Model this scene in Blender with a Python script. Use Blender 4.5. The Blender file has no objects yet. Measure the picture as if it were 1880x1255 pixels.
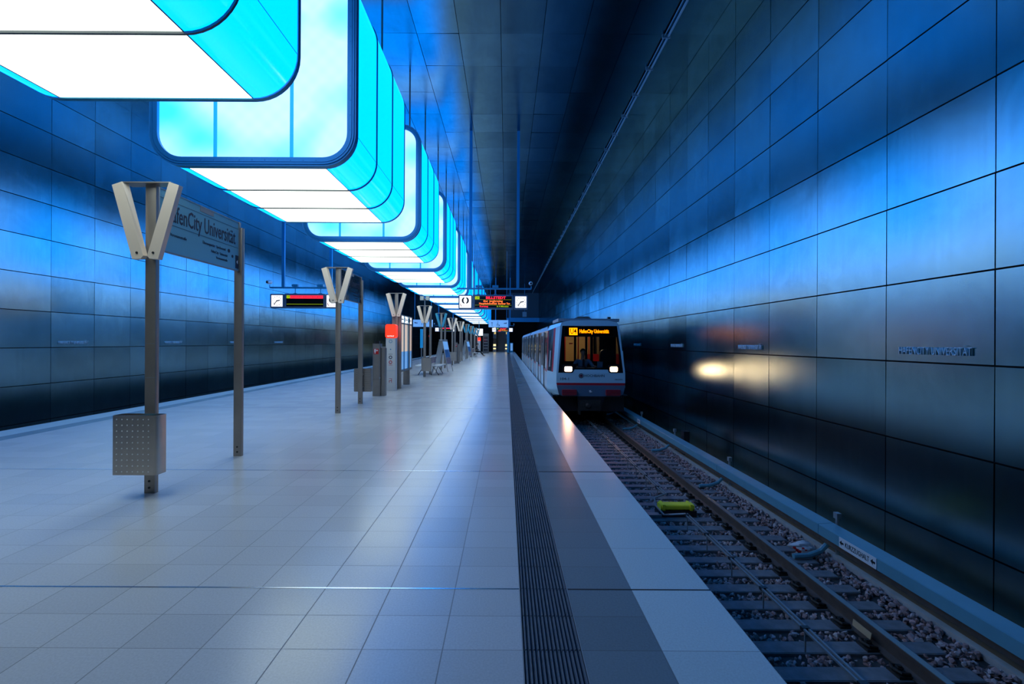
import bpy, math, random
import numpy as np
from mathutils import Matrix, Vector
random.seed(7)
C = bpy.context.scene.collection
PI = math.pi
R = math.radians

# ---------------------------------------------------------------- materials
def mat(name, col=(.5, .5, .5), rough=.5, metal=0., emit=None, es=0., spec=None, coat=0., noise=0., nscale=3., bump=0., bscale=60., rnoise=0., aniso=None):
    m = bpy.data.materials.new(name); m.use_nodes = True
    nt = m.node_tree; b = nt.nodes['Principled BSDF']
    b.inputs['Base Color'].default_value = (*col, 1)
    b.inputs['Roughness'].default_value = rough
    b.inputs['Metallic'].default_value = metal
    if spec is not None: b.inputs['Specular IOR Level'].default_value = spec
    if coat: b.inputs['Coat Weight'].default_value = coat; b.inputs['Coat Roughness'].default_value = .12
    if emit:
        b.inputs['Emission Color'].default_value = (*emit, 1); b.inputs['Emission Strength'].default_value = es
    tc = nt.nodes.new('ShaderNodeTexCoord')
    if noise or rnoise:
        n = nt.nodes.new('ShaderNodeTexNoise'); n.inputs['Scale'].default_value = nscale; n.inputs['Detail'].default_value = 6
        nt.links.new(tc.outputs['Object'], n.inputs['Vector'])
        if noise:
            r = nt.nodes.new('ShaderNodeMapRange')
            r.inputs['From Min'].default_value = .25; r.inputs['From Max'].default_value = .75
            r.inputs['To Min'].default_value = 1 - noise; r.inputs['To Max'].default_value = 1 + noise
            nt.links.new(n.outputs['Fac'], r.inputs['Value'])
            mx = nt.nodes.new('ShaderNodeVectorMath'); mx.operation = 'SCALE'
            mx.inputs[0].default_value = col
            nt.links.new(r.outputs[0], mx.inputs['Scale']); nt.links.new(mx.outputs[0], b.inputs['Base Color'])
        if rnoise:
            r = nt.nodes.new('ShaderNodeMapRange')
            r.inputs['From Min'].default_value = .25; r.inputs['From Max'].default_value = .75
            r.inputs['To Min'].default_value = rough - rnoise; r.inputs['To Max'].default_value = rough + rnoise
            nt.links.new(n.outputs['Fac'], r.inputs['Value']); nt.links.new(r.outputs[0], b.inputs['Roughness'])
    if bump:
        n = nt.nodes.new('ShaderNodeTexNoise'); n.inputs['Scale'].default_value = bscale; n.inputs['Detail'].default_value = 4
        nt.links.new(tc.outputs['Object'], n.inputs['Vector'])
        bp = nt.nodes.new('ShaderNodeBump'); bp.inputs['Strength'].default_value = bump; bp.inputs['Distance'].default_value = .01
        nt.links.new(n.outputs['Fac'], bp.inputs['Height']); nt.links.new(bp.outputs[0], b.inputs['Normal'])
    return m

def panel_steel(name, col, rough, streak):
    """oxidised steel cladding: each panel its own tone (face attribute rnd), cloudy wear, brushed vertical streaks"""
    m = mat(name, col, rough, 1.0)
    nt = m.node_tree; b = nt.nodes['Principled BSDF']; L = nt.links.new
    tc = nt.nodes['Texture Coordinate']
    at = nt.nodes.new('ShaderNodeAttribute'); at.attribute_name = 'rnd'
    n1 = nt.nodes.new('ShaderNodeTexNoise'); n1.inputs['Scale'].default_value = 1.3; n1.inputs['Detail'].default_value = 8; n1.inputs['Roughness'].default_value = .62
    n1.inputs['Distortion'].default_value = .8
    L(tc.outputs['Object'], n1.inputs['Vector'])
    mp = nt.nodes.new('ShaderNodeMapping'); mp.inputs['Scale'].default_value = streak
    L(tc.outputs['Object'], mp.inputs['Vector'])
    n2 = nt.nodes.new('ShaderNodeTexNoise'); n2.inputs['Scale'].default_value = 1; n2.inputs['Detail'].default_value = 4
    L(mp.outputs[0], n2.inputs['Vector'])
    def mr(src, a, c):
        r = nt.nodes.new('ShaderNodeMapRange'); r.inputs['From Min'].default_value = .2; r.inputs['From Max'].default_value = .8
        r.inputs['To Min'].default_value = a; r.inputs['To Max'].default_value = c; L(src, r.inputs['Value']); return r.outputs[0]
    def ma(op, x, y):
        q = nt.nodes.new('ShaderNodeMath'); q.operation = op
        for i, v in enumerate((x, y)):
            if isinstance(v, (int, float)): q.inputs[i].default_value = v
            else: L(v, q.inputs[i])
        return q.outputs[0]
    tone = ma('MULTIPLY', ma('MULTIPLY', mr(n1.outputs['Fac'], .84, 1.16), mr(n2.outputs['Fac'], .95, 1.05)), ma('ADD', ma('MULTIPLY', at.outputs['Fac'], .24), .88))
    sc = nt.nodes.new('ShaderNodeVectorMath'); sc.operation = 'SCALE'; sc.inputs[0].default_value = col
    L(tone, sc.inputs['Scale']); L(sc.outputs[0], b.inputs['Base Color'])
    L(ma('ADD', mr(n1.outputs['Fac'], rough - .015, rough + .015), ma('MULTIPLY', ma('SUBTRACT', at.outputs['Fac'], .5), .03)), b.inputs['Roughness'])
    bp = nt.nodes.new('ShaderNodeBump'); bp.inputs['Strength'].default_value = .03; bp.inputs['Distance'].default_value = .01
    L(n2.outputs['Fac'], bp.inputs['Height'])
    g = nt.nodes.new('ShaderNodeBsdfAnisotropic'); g.distribution = 'BECKMANN'
    for a_, c_ in (('Base Color', 'Color'), ('Roughness', 'Roughness')):
        L(b.inputs[a_].links[0].from_socket, g.inputs[c_])
    L(bp.outputs[0], g.inputs['Normal'])
    d = nt.nodes.new('ShaderNodeBsdfDiffuse'); d.inputs[0].default_value = (.006, .009, .01, 1)
    ad = nt.nodes.new('ShaderNodeAddShader'); L(g.outputs[0], ad.inputs[0]); L(d.outputs[0], ad.inputs[1])
    L(ad.outputs[0], nt.nodes['Material Output'].inputs[0]); nt.nodes.remove(b)
    return m

def tile_mat(name, col, w, x0, d, y0, rough=.3, var=.1, lw=.0033, jointcol=.42, jx=True):
    m = mat(name, col, rough, 0.)
    nt = m.node_tree; b = nt.nodes['Principled BSDF']; L = nt.links.new
    tc = nt.nodes['Texture Coordinate']
    sp = nt.nodes.new('ShaderNodeSeparateXYZ'); L(tc.outputs['Object'], sp.inputs[0])
    def ma(op, x, y=0., z=None):
        q = nt.nodes.new('ShaderNodeMath'); q.operation = op
        for i, v in enumerate((x, y)):
            if isinstance(v, (int, float)): q.inputs[i].default_value = v
            else: L(v, q.inputs[i])
        return q.outputs[0]
    u = ma('DIVIDE', ma('SUBTRACT', sp.outputs['X'], x0), w); v = ma('DIVIDE', ma('SUBTRACT', sp.outputs['Y'], y0), d)
    fu, fv = ma('FLOOR', u), ma('FLOOR', v)
    cb = nt.nodes.new('ShaderNodeCombineXYZ'); L(fu, cb.inputs[0]); L(fv, cb.inputs[1])
    wn = nt.nodes.new('ShaderNodeTexWhiteNoise'); L(cb.outputs[0], wn.inputs['Vector'])
    def edge(t, f, s):   # distance to the joint in metres
        fr = ma('SUBTRACT', t, f)
        return ma('MULTIPLY', ma('MINIMUM', fr, ma('SUBTRACT', 1., fr)), s)
    ju = ma('LESS_THAN', edge(u, fu, w), lw) if jx else 0.
    jv = ma('LESS_THAN', edge(v, fv, d), lw * .62)
    j = ma('MAXIMUM', ju, jv)
    n = nt.nodes.new('ShaderNodeTexNoise'); n.inputs['Scale'].default_value = 90; n.inputs['Detail'].default_value = 3; L(tc.outputs['Object'], n.inputs['Vector'])
    n3 = nt.nodes.new('ShaderNodeTexNoise'); n3.inputs['Scale'].default_value = .9; n3.inputs['Detail'].default_value = 5; L(tc.outputs['Object'], n3.inputs['Vector'])
    tone = ma('ADD', ma('MULTIPLY', ma('SUBTRACT', wn.outputs['Value'], .5), var * 2), 1.)
    tone = ma('MULTIPLY', tone, ma('ADD', ma('MULTIPLY', ma('SUBTRACT', n.outputs['Fac'], .5), .35), 1.))
    tone = ma('MULTIPLY', tone, ma('SUBTRACT', 1., ma('MULTIPLY', j, 1 - jointcol)))
    sc = nt.nodes.new('ShaderNodeVectorMath'); sc.operation = 'SCALE'; sc.inputs[0].default_value = col
    L(tone, sc.inputs['Scale']); L(sc.outputs[0], b.inputs['Base Color'])
    ro = ma('ADD', ma('ADD', rough - .015, ma('MULTIPLY', wn.outputs['Value'], .02)), ma('MULTIPLY', ma('SUBTRACT', n3.outputs['Fac'], .5), .03))
    L(ma('ADD', ro, ma('MULTIPLY', j, .3)), b.inputs['Roughness'])
    bp = nt.nodes.new('ShaderNodeBump'); bp.inputs['Strength'].default_value = .25; bp.inputs['Distance'].default_value = .003
    L(ma('ADD', ma('MULTIPLY', n.outputs['Fac'], .06), ma('MULTIPLY', j, -1.)), bp.inputs['Height']); L(bp.outputs[0], b.inputs['Normal'])
    return m

def glass_mat(name, tint, rough=.03, ior=1.5, body=0., bodycol=(.3, .5, .7)):
    m = bpy.data.materials.new(name); m.use_nodes = True; nt = m.node_tree; nt.nodes.clear(); L = nt.links.new
    o = nt.nodes.new('ShaderNodeOutputMaterial'); mx = nt.nodes.new('ShaderNodeMixShader')
    t = nt.nodes.new('ShaderNodeBsdfTransparent'); t.inputs[0].default_value = (*tint, 1)
    g = nt.nodes.new('ShaderNodeBsdfGlossy'); g.inputs['Roughness'].default_value = rough
    f = nt.nodes.new('ShaderNodeFresnel'); f.inputs[0].default_value = ior
    last = t.outputs[0]
    if body:
        dd = nt.nodes.new('ShaderNodeBsdfDiffuse'); dd.inputs[0].default_value = (*bodycol, 1)
        m2 = nt.nodes.new('ShaderNodeMixShader'); m2.inputs[0].default_value = body
        L(t.outputs[0], m2.inputs[1]); L(dd.outputs[0], m2.inputs[2]); last = m2.outputs[0]
    L(f.outputs[0], mx.inputs[0]); L(last, mx.inputs[1]); L(g.outputs[0], mx.inputs[2]); L(mx.outputs[0], o.inputs[0])
    return m

SIDE = (0.0, .80, 3.1)
M = dict(
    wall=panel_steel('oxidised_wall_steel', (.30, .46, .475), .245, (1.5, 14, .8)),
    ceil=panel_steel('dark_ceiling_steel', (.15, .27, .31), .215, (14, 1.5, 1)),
    backing=mat('black_backing', (.008, .008, .01), .9),
    tile=tile_mat('stone_tile', (.60, .61, .62), .424, .095, .298, .01, .235, .05),
    darktile=tile_mat('dark_stone_tile', (.22, .27, .30), .424, .403, .298, .01, .235, .06),
    paletile=tile_mat('pale_edge_stone', (.60, .71, .73), .52, .826, .596, .01, .235, .04),
    ldark=tile_mat('dark_stone_tile_left', (.22, .27, .30), .424, -8.414, .298, .01, .235, .06),
    lpale=tile_mat('pale_edge_stone_left', (.60, .71, .73), .52, -8.93, .596, .01, .235, .04),
    groove=mat('groove_stone', (.02, .03, .045), .7),
    ridge=mat('ridge_stone', (.16, .185, .22), .28, noise=.15, nscale=20),
    concrete=mat('concrete', (.18, .175, .17), .85, noise=.25, nscale=3, bump=.3),
    kerb=mat('light_kerb_concrete', (.42, .40, .38), .8, noise=.2, nscale=6, bump=.3),
    sand=mat('dusty_brown_concrete', (.20, .115, .06), .8, noise=.3, nscale=2.5),
    bed=mat('track_bed_dirt', (.05, .045, .045), .95, noise=.4, nscale=12, bump=.6, bscale=30),
    steel=mat('brushed_stainless', (.56, .49, .43), .33, .92, noise=.06, nscale=8),
    darksteel=mat('dark_bronze_steel', (.34, .30, .27), .38, .6, noise=.08, nscale=5),
    gap=mat('dark_gap', (.01, .01, .012), .6),
    cream=mat('cream_aluminium', (.88, .74, .62), .38, .25),
    frame=mat('painted_blue_grey_steel', (.03, .28, .48), .35, .2),
    seam=mat('seam_seal', (.05, .06, .08), .5),
    lampwhite=mat('white_diffuser', (.4, .4, .38), .25, emit=(.87, 1., .88), es=2.9),
    lampside=mat('blue_diffuser', (.0, .03, .06), .14, emit=SIDE, es=1.0),
    mull=mat('blue_mullion', (.05, .3, .5), .4, emit=(0, .32, .9), es=.9),
    black=mat('black_plastic', (.012, .012, .014), .35),
    white=mat('white_paint', (.75, .77, .78), .3),
    ledred=mat('led_red', (0, 0, 0), .5, emit=(1, .02, .05), es=1.6),
    ledorange=mat('led_orange', (0, 0, 0), .5, emit=(1, .17, .03), es=1.8),
    ledgreen=mat('led_green', (0, 0, 0), .5, emit=(.35, .5, .0), es=1.2),
    ledmagenta=mat('led_magenta', (0, 0, 0), .5, emit=(.6, .01, .15), es=1.0),
    ledyellow=mat('led_amber', (0, 0, 0), .5, emit=(1, .20, .0), es=4.2),
    ledscreen=mat('led_screen_black', (.004, .005, .005), .25),
    lit=mat('backlit_white', (.8, .8, .8), .3, emit=(1, .97, .92), es=1.0),
    ink=mat('dark_blue_ink', (.006, .012, .04), .5),
    ink2=mat('black_ink', (.01, .01, .012), .5),
    red=mat('signal_red', (.6, .02, .02), .35),
    redlit=mat('red_lit_cap', (.5, .02, .015), .3, emit=(1, .04, .012), es=1.2),
    greydoor=mat('light_grey_powder_coat', (.72, .71, .68), .4, .1),
    glass=glass_mat('blue_sign_glass', (.55, .75, .85), .05, 1.45, .6, (.35, .80, 1.)),
    clear=glass_mat('clear_glass', (.75, .85, .88), .03, 1.45, .06, (.4, .6, .7)),
    shield=glass_mat('windshield_glass', (.8, .85, .86), .02, 1.5),
    trainwhite=mat('train_white_paint', (.48, .70, .78), .28, .1, coat=.3),
    trainside=mat('train_aluminium', (.60, .63, .66), .32, .5),
    traindark=mat('train_window_band', (.03, .035, .05), .1, .1, spec=.8),
    trainroof=mat('train_grey_roof', (.28, .32, .36), .4, .2),
    trainred=mat('train_red', (.5, .015, .03), .3),
    trainblue=mat('train_blue_grey', (.10, .16, .24), .35, .1),
    headlight=mat('headlight_lens', (1, 1, 1), .2, emit=(1, .50, .25), es=20.),
    interior=mat('interior_beige', (.55, .36, .16), .5),
    interiorlight=mat('interior_tube', (1, 1, 1), .5, emit=(1, .72, .40), es=6.),
    rail=mat('rail_steel', (.17, .13, .11), .5, .6, noise=.2, nscale=8),
    railtop=mat('rail_head', (.30, .26, .24), .42, .9),
    sleeper=mat('dusty_steel_sleeper', (.20, .21, .225), .65, .2, noise=.25, nscale=9, bump=.2),
    clip=mat('greasy_clip', (.045, .04, .035), .55, .5, noise=.3, nscale=30),
    stone=mat('reddish_ballast', (.22, .17, .165), .85, noise=.6, nscale=7, bump=.3, bscale=80),
    cover=mat('blue_grey_cover', (.12, .32, .40), .42, .0, noise=.08, nscale=4),
    galv=mat('galvanised', (.32, .36, .38), .5, .6),
    yellow=mat('magnet_yellow', (.95, .85, .03), .4),
    bag=mat('crumpled_plastic', (.75, .72, .74), .35, noise=.1, nscale=30),
    poster=mat('poster_blue', (.09, .22, .45), .4, noise=.5, nscale=3),
    posterpink=mat('poster_pink', (.5, .33, .34), .4, noise=.4, nscale=10),
    posterlit=mat('poster_backlit', (.7, .6, .5), .3, emit=(.85, .62, .45), es=.6),
    signblue=mat('pale_blue_sign', (.3, .5, .75), .4, emit=(.12, .30, .6), es=.75),
    bluelit=mat('blue_lit_panel', (.05, .2, .4), .4, emit=(0, .2, .5), es=.6),
    skin=mat('skin', (.45, .27, .2), .55), cloth=mat('black_cloth', (.015, .015, .018), .85),
    shirt=mat('blue_shirt', (.16, .28, .42), .8), hair=mat('dark_hair', (.02, .015, .01), .6),
    tie=mat('dark_tie', (.01, .012, .02), .7), amber=mat('yellow_lamp', (1, .8, .3), .4, emit=(1, .75, .25), es=2.),
    step=mat('grey_step', (.10, .11, .12), .5, .3), letter=mat('bright_steel_letter', (.75, .88, .92), .4, .1), wood=mat('pale_wood_chip', (.5, .35, .2), .7),
)

# ---------------------------------------------------------------- mesh helpers
class MB:
    def __init__(s): s.v = []; s.f = []; s.m = []
    def add(s, vs, fs, mi=0):
        o = len(s.v); s.v += [tuple(v) for v in vs]; s.f += [tuple(i + o for i in f) for f in fs]; s.m += [mi] * len(fs); return s
    def box(s, x0, x1, y0, y1, z0, z1, mi=0, M4=None):
        vs = [(x, y, z) for x in (x0, x1) for y in (y0, y1) for z in (z0, z1)]
        if M4 is not None: vs = [M4 @ Vector(v) for v in vs]
        return s.add(vs, [(0, 1, 3, 2), (4, 6, 7, 5), (0, 4, 5, 1), (2, 3, 7, 6), (0, 2, 6, 4), (1, 5, 7, 3)], mi)
    def rbox(s, x0, x1, y0, y1, z0, z1, r, mi=0, n=4, axis='z'):
        """box with rounded vertical edges (or rounded about another axis)"""
        if axis == 'z': P, lo, hi = rrect(x0, x1, y0, y1, r, n), z0, z1; mk = lambda p, h: (p[0], p[1], h)
        elif axis == 'y': P, lo, hi = rrect(x0, x1, z0, z1, r, n)[::-1], y0, y1; mk = lambda p, h: (p[0], h, p[1])
        else: P, lo, hi = rrect(y0, y1, z0, z1, r, n), x0, x1; mk = lambda p, h: (h, p[0], p[1])
        k = len(P); vs = [mk(p, lo) for p in P] + [mk(p, hi) for p in P]
        fs = [(i, (i + 1) % k, k + (i + 1) % k, k + i) for i in range(k)] + [tuple(range(k))[::-1], tuple(range(k, 2 * k))]
        return s.add(vs, fs, mi)
    def tube(s, pts, r, n=8, mi=0, cap=True):
        pts = [Vector(p) for p in pts]; rings = []
        rr = r if isinstance(r, (list, tuple)) else [r] * len(pts)
        for i, p in enumerate(pts):
            d = (pts[min(i + 1, len(pts) - 1)] - pts[max(i - 1, 0)]).normalized()
            a = Vector((0, 0, 1)) if abs(d.z) < .9 else Vector((1, 0, 0))
            u = d.cross(a).normalized(); w = d.cross(u)
            rings.append([p + (u * math.cos(2 * PI * k / n) + w * math.sin(2 * PI * k / n)) * rr[i] for k in range(n)])
        vs = [q for g in rings for q in g]; fs = []
        for i in range(len(pts) - 1):
            for k in range(n): fs.append((i * n + k, i * n + (k + 1) % n, (i + 1) * n + (k + 1) % n, (i + 1) * n + k))
        if cap: fs += [tuple(range(n))[::-1], tuple((len(pts) - 1) * n + k for k in range(n))]
        return s.add(vs, fs, mi)
    def extr(s, poly, y0, y1, mi=0):
        """poly of (x,z) extruded along y"""
        k = len(poly); vs = [(p[0], y0, p[1]) for p in poly] + [(p[0], y1, p[1]) for p in poly]
        return s.add(vs, [(i, (i + 1) % k, k + (i + 1) % k, k + i) for i in range(k)] + [tuple(range(k))[::-1], tuple(range(k, 2 * k))], mi)
    def build(s, name, mats, parent=None, smooth=None, loc=(0, 0, 0)):
        me = bpy.data.meshes.new(name); me.from_pydata(s.v, [], s.f)
        for m in (mats if isinstance(mats, (list, tuple)) else [mats]): me.materials.append(M[m] if isinstance(m, str) else m)
        me.polygons.foreach_set('material_index', s.m); me.update()
        if smooth:
            me.polygons.foreach_set('use_smooth', [True] * len(s.f))
            try: me.set_sharp_from_angle(angle=R(smooth))
            except Exception: pass
        o = bpy.data.objects.new(name, me); C.objects.link(o); o.location = loc
        if parent: o.parent = parent
        return o

def rrect(x0, x1, y0, y1, r, n=4):
    P = []
    for cx, cy, a in ((x1 - r, y0 + r, -90), (x1 - r, y1 - r, 0), (x0 + r, y1 - r, 90), (x0 + r, y0 + r, 180)):
        for i in range(n + 1):
            t = R(a + 90 * i / n); P.append((cx + r * math.cos(t), cy + r * math.sin(t)))
    return P

def tag(o, label=None, cat=None, group=None, kind=None):
    if label: o['label'] = label
    if cat: o['category'] = cat
    if group: o['group'] = group
    if kind: o['kind'] = kind
    return o
def thing(name, label, cat, loc=(0, 0, 0), rz=0, group=None):
    o = bpy.data.objects.new(name, None); C.objects.link(o); o.location = loc; o.rotation_euler = (0, 0, rz)
    o.empty_display_size = .1
    return tag(o, label, cat, group)
def struct(o): o['kind'] = 'structure'; return o
def dup(o, loc, label=None, rz=None, group=None):
    def rec(src, par):
        c = src.copy(); C.objects.link(c); c.parent = par
        for ch in src.children: rec(ch, c)
        return c
    r = rec(o, None); r.location = loc
    if rz is not None: r.rotation_euler = (0, 0, rz)
    if label: r['label'] = label
    if group: r['group'] = group
    return r

_dg = None
def text(name, s, size, loc, rot, m, parent=None, w=None, ext=.001, align='CENTER', bold=0., label=None):
    cu = bpy.data.curves.new(name, 'FONT'); cu.body = s; cu.size = size; cu.extrude = ext; cu.align_x = align; cu.align_y = 'CENTER'; cu.offset = bold; cu.resolution_u = 2
    t = bpy.data.objects.new('tmp', cu); C.objects.link(t)
    bpy.context.view_layer.update()
    me = bpy.data.meshes.new_from_object(t.evaluated_get(bpy.context.evaluated_depsgraph_get()))
    bpy.data.objects.remove(t); bpy.data.curves.remove(cu)
    if w:
        xs = [v.co.x for v in me.vertices]; k = w / max(1e-6, max(xs) - min(xs))
        for v in me.vertices: v.co.x *= k
    me.materials.clear(); me.materials.append(M[m]); me.name = name
    o = bpy.data.objects.new(name, me); C.objects.link(o); o.location = loc; o.rotation_euler = rot
    if parent: o.parent = parent
    if label: o['label'] = label
    return o
FRONT = (PI / 2, 0, 0)            # faces -Y
TO_RIGHT = (PI / 2, 0, PI / 2)    # faces +X
TO_LEFT = (PI / 2, 0, -PI / 2)    # faces -X

# ---------------------------------------------------------------- the hall
XR, XL, ZC, PP, PW, Z0, Y0 = 5.0, -12.7, 9.30, .99, 1.337, 1.40, 4.66
ES = 1.345; WS = -8.93           # platform edges
YA, YB = -6.04, 84.9

def panel_wall(name, X, sgn, gap=.010, dep=.045):
    rnd = random.Random(3 if sgn > 0 else 4)
    v = []; f = []; rv = []
    k0, k1 = -3, 8
    n0, n1 = int(round((YA - Y0) / PW)), int((YB - Y0) / PW)
    for j in range(n0, n1):
        for k in range(k0, k1):
            y0, y1 = Y0 + j * PW + gap * .6, Y0 + (j + 1) * PW - gap * .6
            z0, z1 = Z0 + k * PP + gap, Z0 + (k + 1) * PP - gap
            t = rnd.gauss(0, .0016); q = rnd.gauss(0, .0012); o = len(v)
            xs = [X - sgn * (t * a + q * c) for a, c in ((-1, -1), (1, -1), (1, 1), (-1, 1))]
            P = [(y0, z0), (y1, z0), (y1, z1), (y0, z1)]
            v += [(xs[i], *P[i]) for i in range(4)] + [(X + sgn * dep, *P[i]) for i in range(4)]
            face = [(0, 3, 2, 1), (0, 1, 5, 4), (1, 2, 6, 5), (2, 3, 7, 6), (3, 0, 4, 7)]
            if sgn < 0: face = [tuple(reversed(q_)) for q_ in face]
            f += [tuple(i + o for i in q_) for q_ in face]; r = rnd.random(); rv += [r] * 5
    o = len(v); Xb = X + sgn * dep
    v += [(Xb, YA, -1.6), (Xb, YB, -1.6), (Xb, YB, ZC), (Xb, YA, ZC)]; f.append((o, o + 1, o + 2, o + 3)); rv.append(.5)
    me = bpy.data.meshes.new(name); me.from_pydata(v, [], f); me.materials.append(M['wall']); me.materials.append(M['backing'])
    me.polygons[-1].material_index = 1
    a = me.attributes.new('rnd', 'FLOAT', 'FACE'); a.data.foreach_set('value', rv)
    ob = bpy.data.objects.new(name, me); C.objects.link(ob); return struct(ob)
panel_wall('wall_right', XR, 1); panel_wall('wall_left', XL, -1)

def ceiling():
    rnd = random.Random(5); v = []; f = []; rv = []
    g = .007
    xs = [-.18 + 1.05 * k for k in range(-12, 5)]
    xs = [max(x, XL) for x in xs] + [XR]
    xs[-2] = 3.86
    n0, n1 = int(round((YA - Y0) / PW)), int((YB - Y0) / PW)
    for j in range(n0, n1):
        for a, b in zip(xs[:-1], xs[1:]):
            if b - a < .1: continue
            A, B = a + g, b - g
            if abs(a - 3.86) < .01: A = a + .05
            y0, y1 = Y0 + j * PW + .004, Y0 + (j + 1) * PW - .004
            t = rnd.gauss(0, .0022); q = rnd.gauss(0, .0022); o = len(v)
            P = [(A, y0), (B, y0), (B, y1), (A, y1)]; zs = [ZC + t * s1 + q * s2 for s1, s2 in ((-1, -1), (1, -1), (1, 1), (-1, 1))]
            v += [(P[i][0], P[i][1], zs[i]) for i in range(4)] + [(P[i][0], P[i][1], ZC + .05) for i in range(4)]
            f += [tuple(i + o for i in q_) for q_ in [(0, 3, 2, 1), (0, 1, 5, 4), (1, 2, 6, 5), (2, 3, 7, 6), (3, 0, 4, 7)]]; rv += [rnd.random()] * 5
    o = len(v); v += [(XL, YA, ZC + .05), (XR, YA, ZC + .05), (XR, YB, ZC + .05), (XL, YB, ZC + .05)]; f.append((o, o + 3, o + 2, o + 1)); rv.append(.5)
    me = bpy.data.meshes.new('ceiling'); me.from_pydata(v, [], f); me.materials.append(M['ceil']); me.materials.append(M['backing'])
    me.polygons[-1].material_index = 1
    a = me.attributes.new('rnd', 'FLOAT', 'FACE'); a.data.foreach_set('value', rv)
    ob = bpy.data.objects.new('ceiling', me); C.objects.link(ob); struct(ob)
ceiling()
p = MB(); p.tube([(3.99, YA, ZC - .05), (3.99, 75, ZC - .05)], .03, 8); p.tube([(3.90, YA, ZC - .035), (3.90, 75, ZC - .035)], .012, 6)
pt = thing('ceiling_pipe', 'long thin blue-lit steel pipe running along the ceiling near the right wall', 'pipe', (0, 0, 0))
p.build('pipe', 'galv', pt, 40)
for k in range(36):
    y = .65 + 1.337 * k; b_ = MB().box(3.84, 4.04, y - .02, y + .02, ZC - .09, ZC + .01)
    b_.build('bracket', 'galv', pt)

# platform slab
fl = MB()
YE = 76.0
fl.box(WS + .826 + .02, .095, YA, YE, -.25, 0, 0)
fl.box(.403, .826, YA, YE, -.25, 0, 1); fl.box(.826, ES, YA, YE, -.06, 0, 2)
fl.box(.095, .403, YA, YE, -.25, -.012, 4)
fl.box(WS, WS + .516, YA, YE, -.06, 0, 5); fl.box(WS + .516, WS + .846, YA, YE, -.25, 0, 6)
fl.box(WS + .12, ES - .12, YA, YE, -1.3, -.25, 3); fl.box(.826, ES - .12, YA, YE, -.25, -.06, 3); fl.box(WS + .12, WS + .516, YA, YE, -.25, -.06, 3)
struct(fl.build('floor', ['tile', 'darktile', 'paletile', 'concrete', 'groove', 'lpale', 'ldark']))
rd = MB()
k = -20
while .01 + .298 * k < 60:
    y0 = .01 + .298 * k + .004; y1 = y0 + .290
    for i in range(14):
        x0 = .099 + i * .0218 + .004
        if y0 > -1: rd.add([(x0, y0, -.012), (x0 + .0145, y0, -.012), (x0 + .0105, y0, .002), (x0 + .004, y0, .002), (x0, y1, -.012), (x0 + .0145, y1, -.012), (x0 + .0105, y1, .002), (x0 + .004, y1, .002)],
                       [(0, 1, 2, 3), (1, 5, 6, 2), (3, 2, 6, 7), (0, 3, 7, 4), (7, 6, 5, 4)])
    k += 1
struct(rd.build('trim_1', 'ridge'))
tr = MB(); tr.box(.0905, .0965, YA, YE, -.01, .0015); tr.box(.4015, .4065, YA, YE, -.01, .0015)
struct(tr.build('trim_2', mat('strip_edge', (.30, .32, .34), .35)))
for i, y in enumerate((5.70, 11.06, 16.42, 21.78, 2.987)):
    struct(MB().box(WS + .85, .09, y - .006, y + .006, -.01, .0018).build('trim_%d' % (3 + i), mat('expansion_joint', (.8, .8, .8), .18, 1.)))
struct(MB().box(.41, ES, 5.688, 5.712, -.01, .0012).box(.41, ES, 11.05, 11.07, -.01, .0012).box(.41, ES, 2.98, 2.993, -.01, .001).build('trim_8', 'gap'))
# track beds
tb = MB(); tb.box(ES - .13, 4.27, YA, YB, -1.35, -1.19, 0)
struct(tb.build('ground_right', 'bed'))
struct(MB().box(XL - .05, WS + .13, YA, YB, -1.35, -1.19, 0).build('ground_left', 'bed'))
kb = MB(); kb.box(4.262, 4.335, YA, YB, -1.35, -1.125, 0); kb.box(4.335, XR + .05, YA, YB, -1.35, -1.13, 1)
struct(kb.build('trim_9', ['kerb', 'sand']))

# end of the hall
TB = dict(x0=1.0, x1=XR)
ew = MB()
ew.box(XL, -9.3, 77.0, 77.3, 3.9, ZC); ew.box(-9.3, .2, 80.5, 80.8, 0, ZC, 1); ew.box(XL, XR, 84.6, 84.9, -1.3, ZC, 1)
ew.box(.2, XR, 71.2, 71.5, 5.3, ZC)
struct(ew.build('wall_end', [mat('end_wall', (.05, .055, .065), .6), 'backing']))
struct(MB().box(.38, XR, 70, 70.35, 4.72, 5.3).box(.38, XR, 69.9, 70.0, 5.22, 5.34).build('beam', 'frame'))
struct(MB().rbox(.05, .45, 69.8, 70.2, 0, 5.3, .1).build('column', 'frame'))

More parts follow.
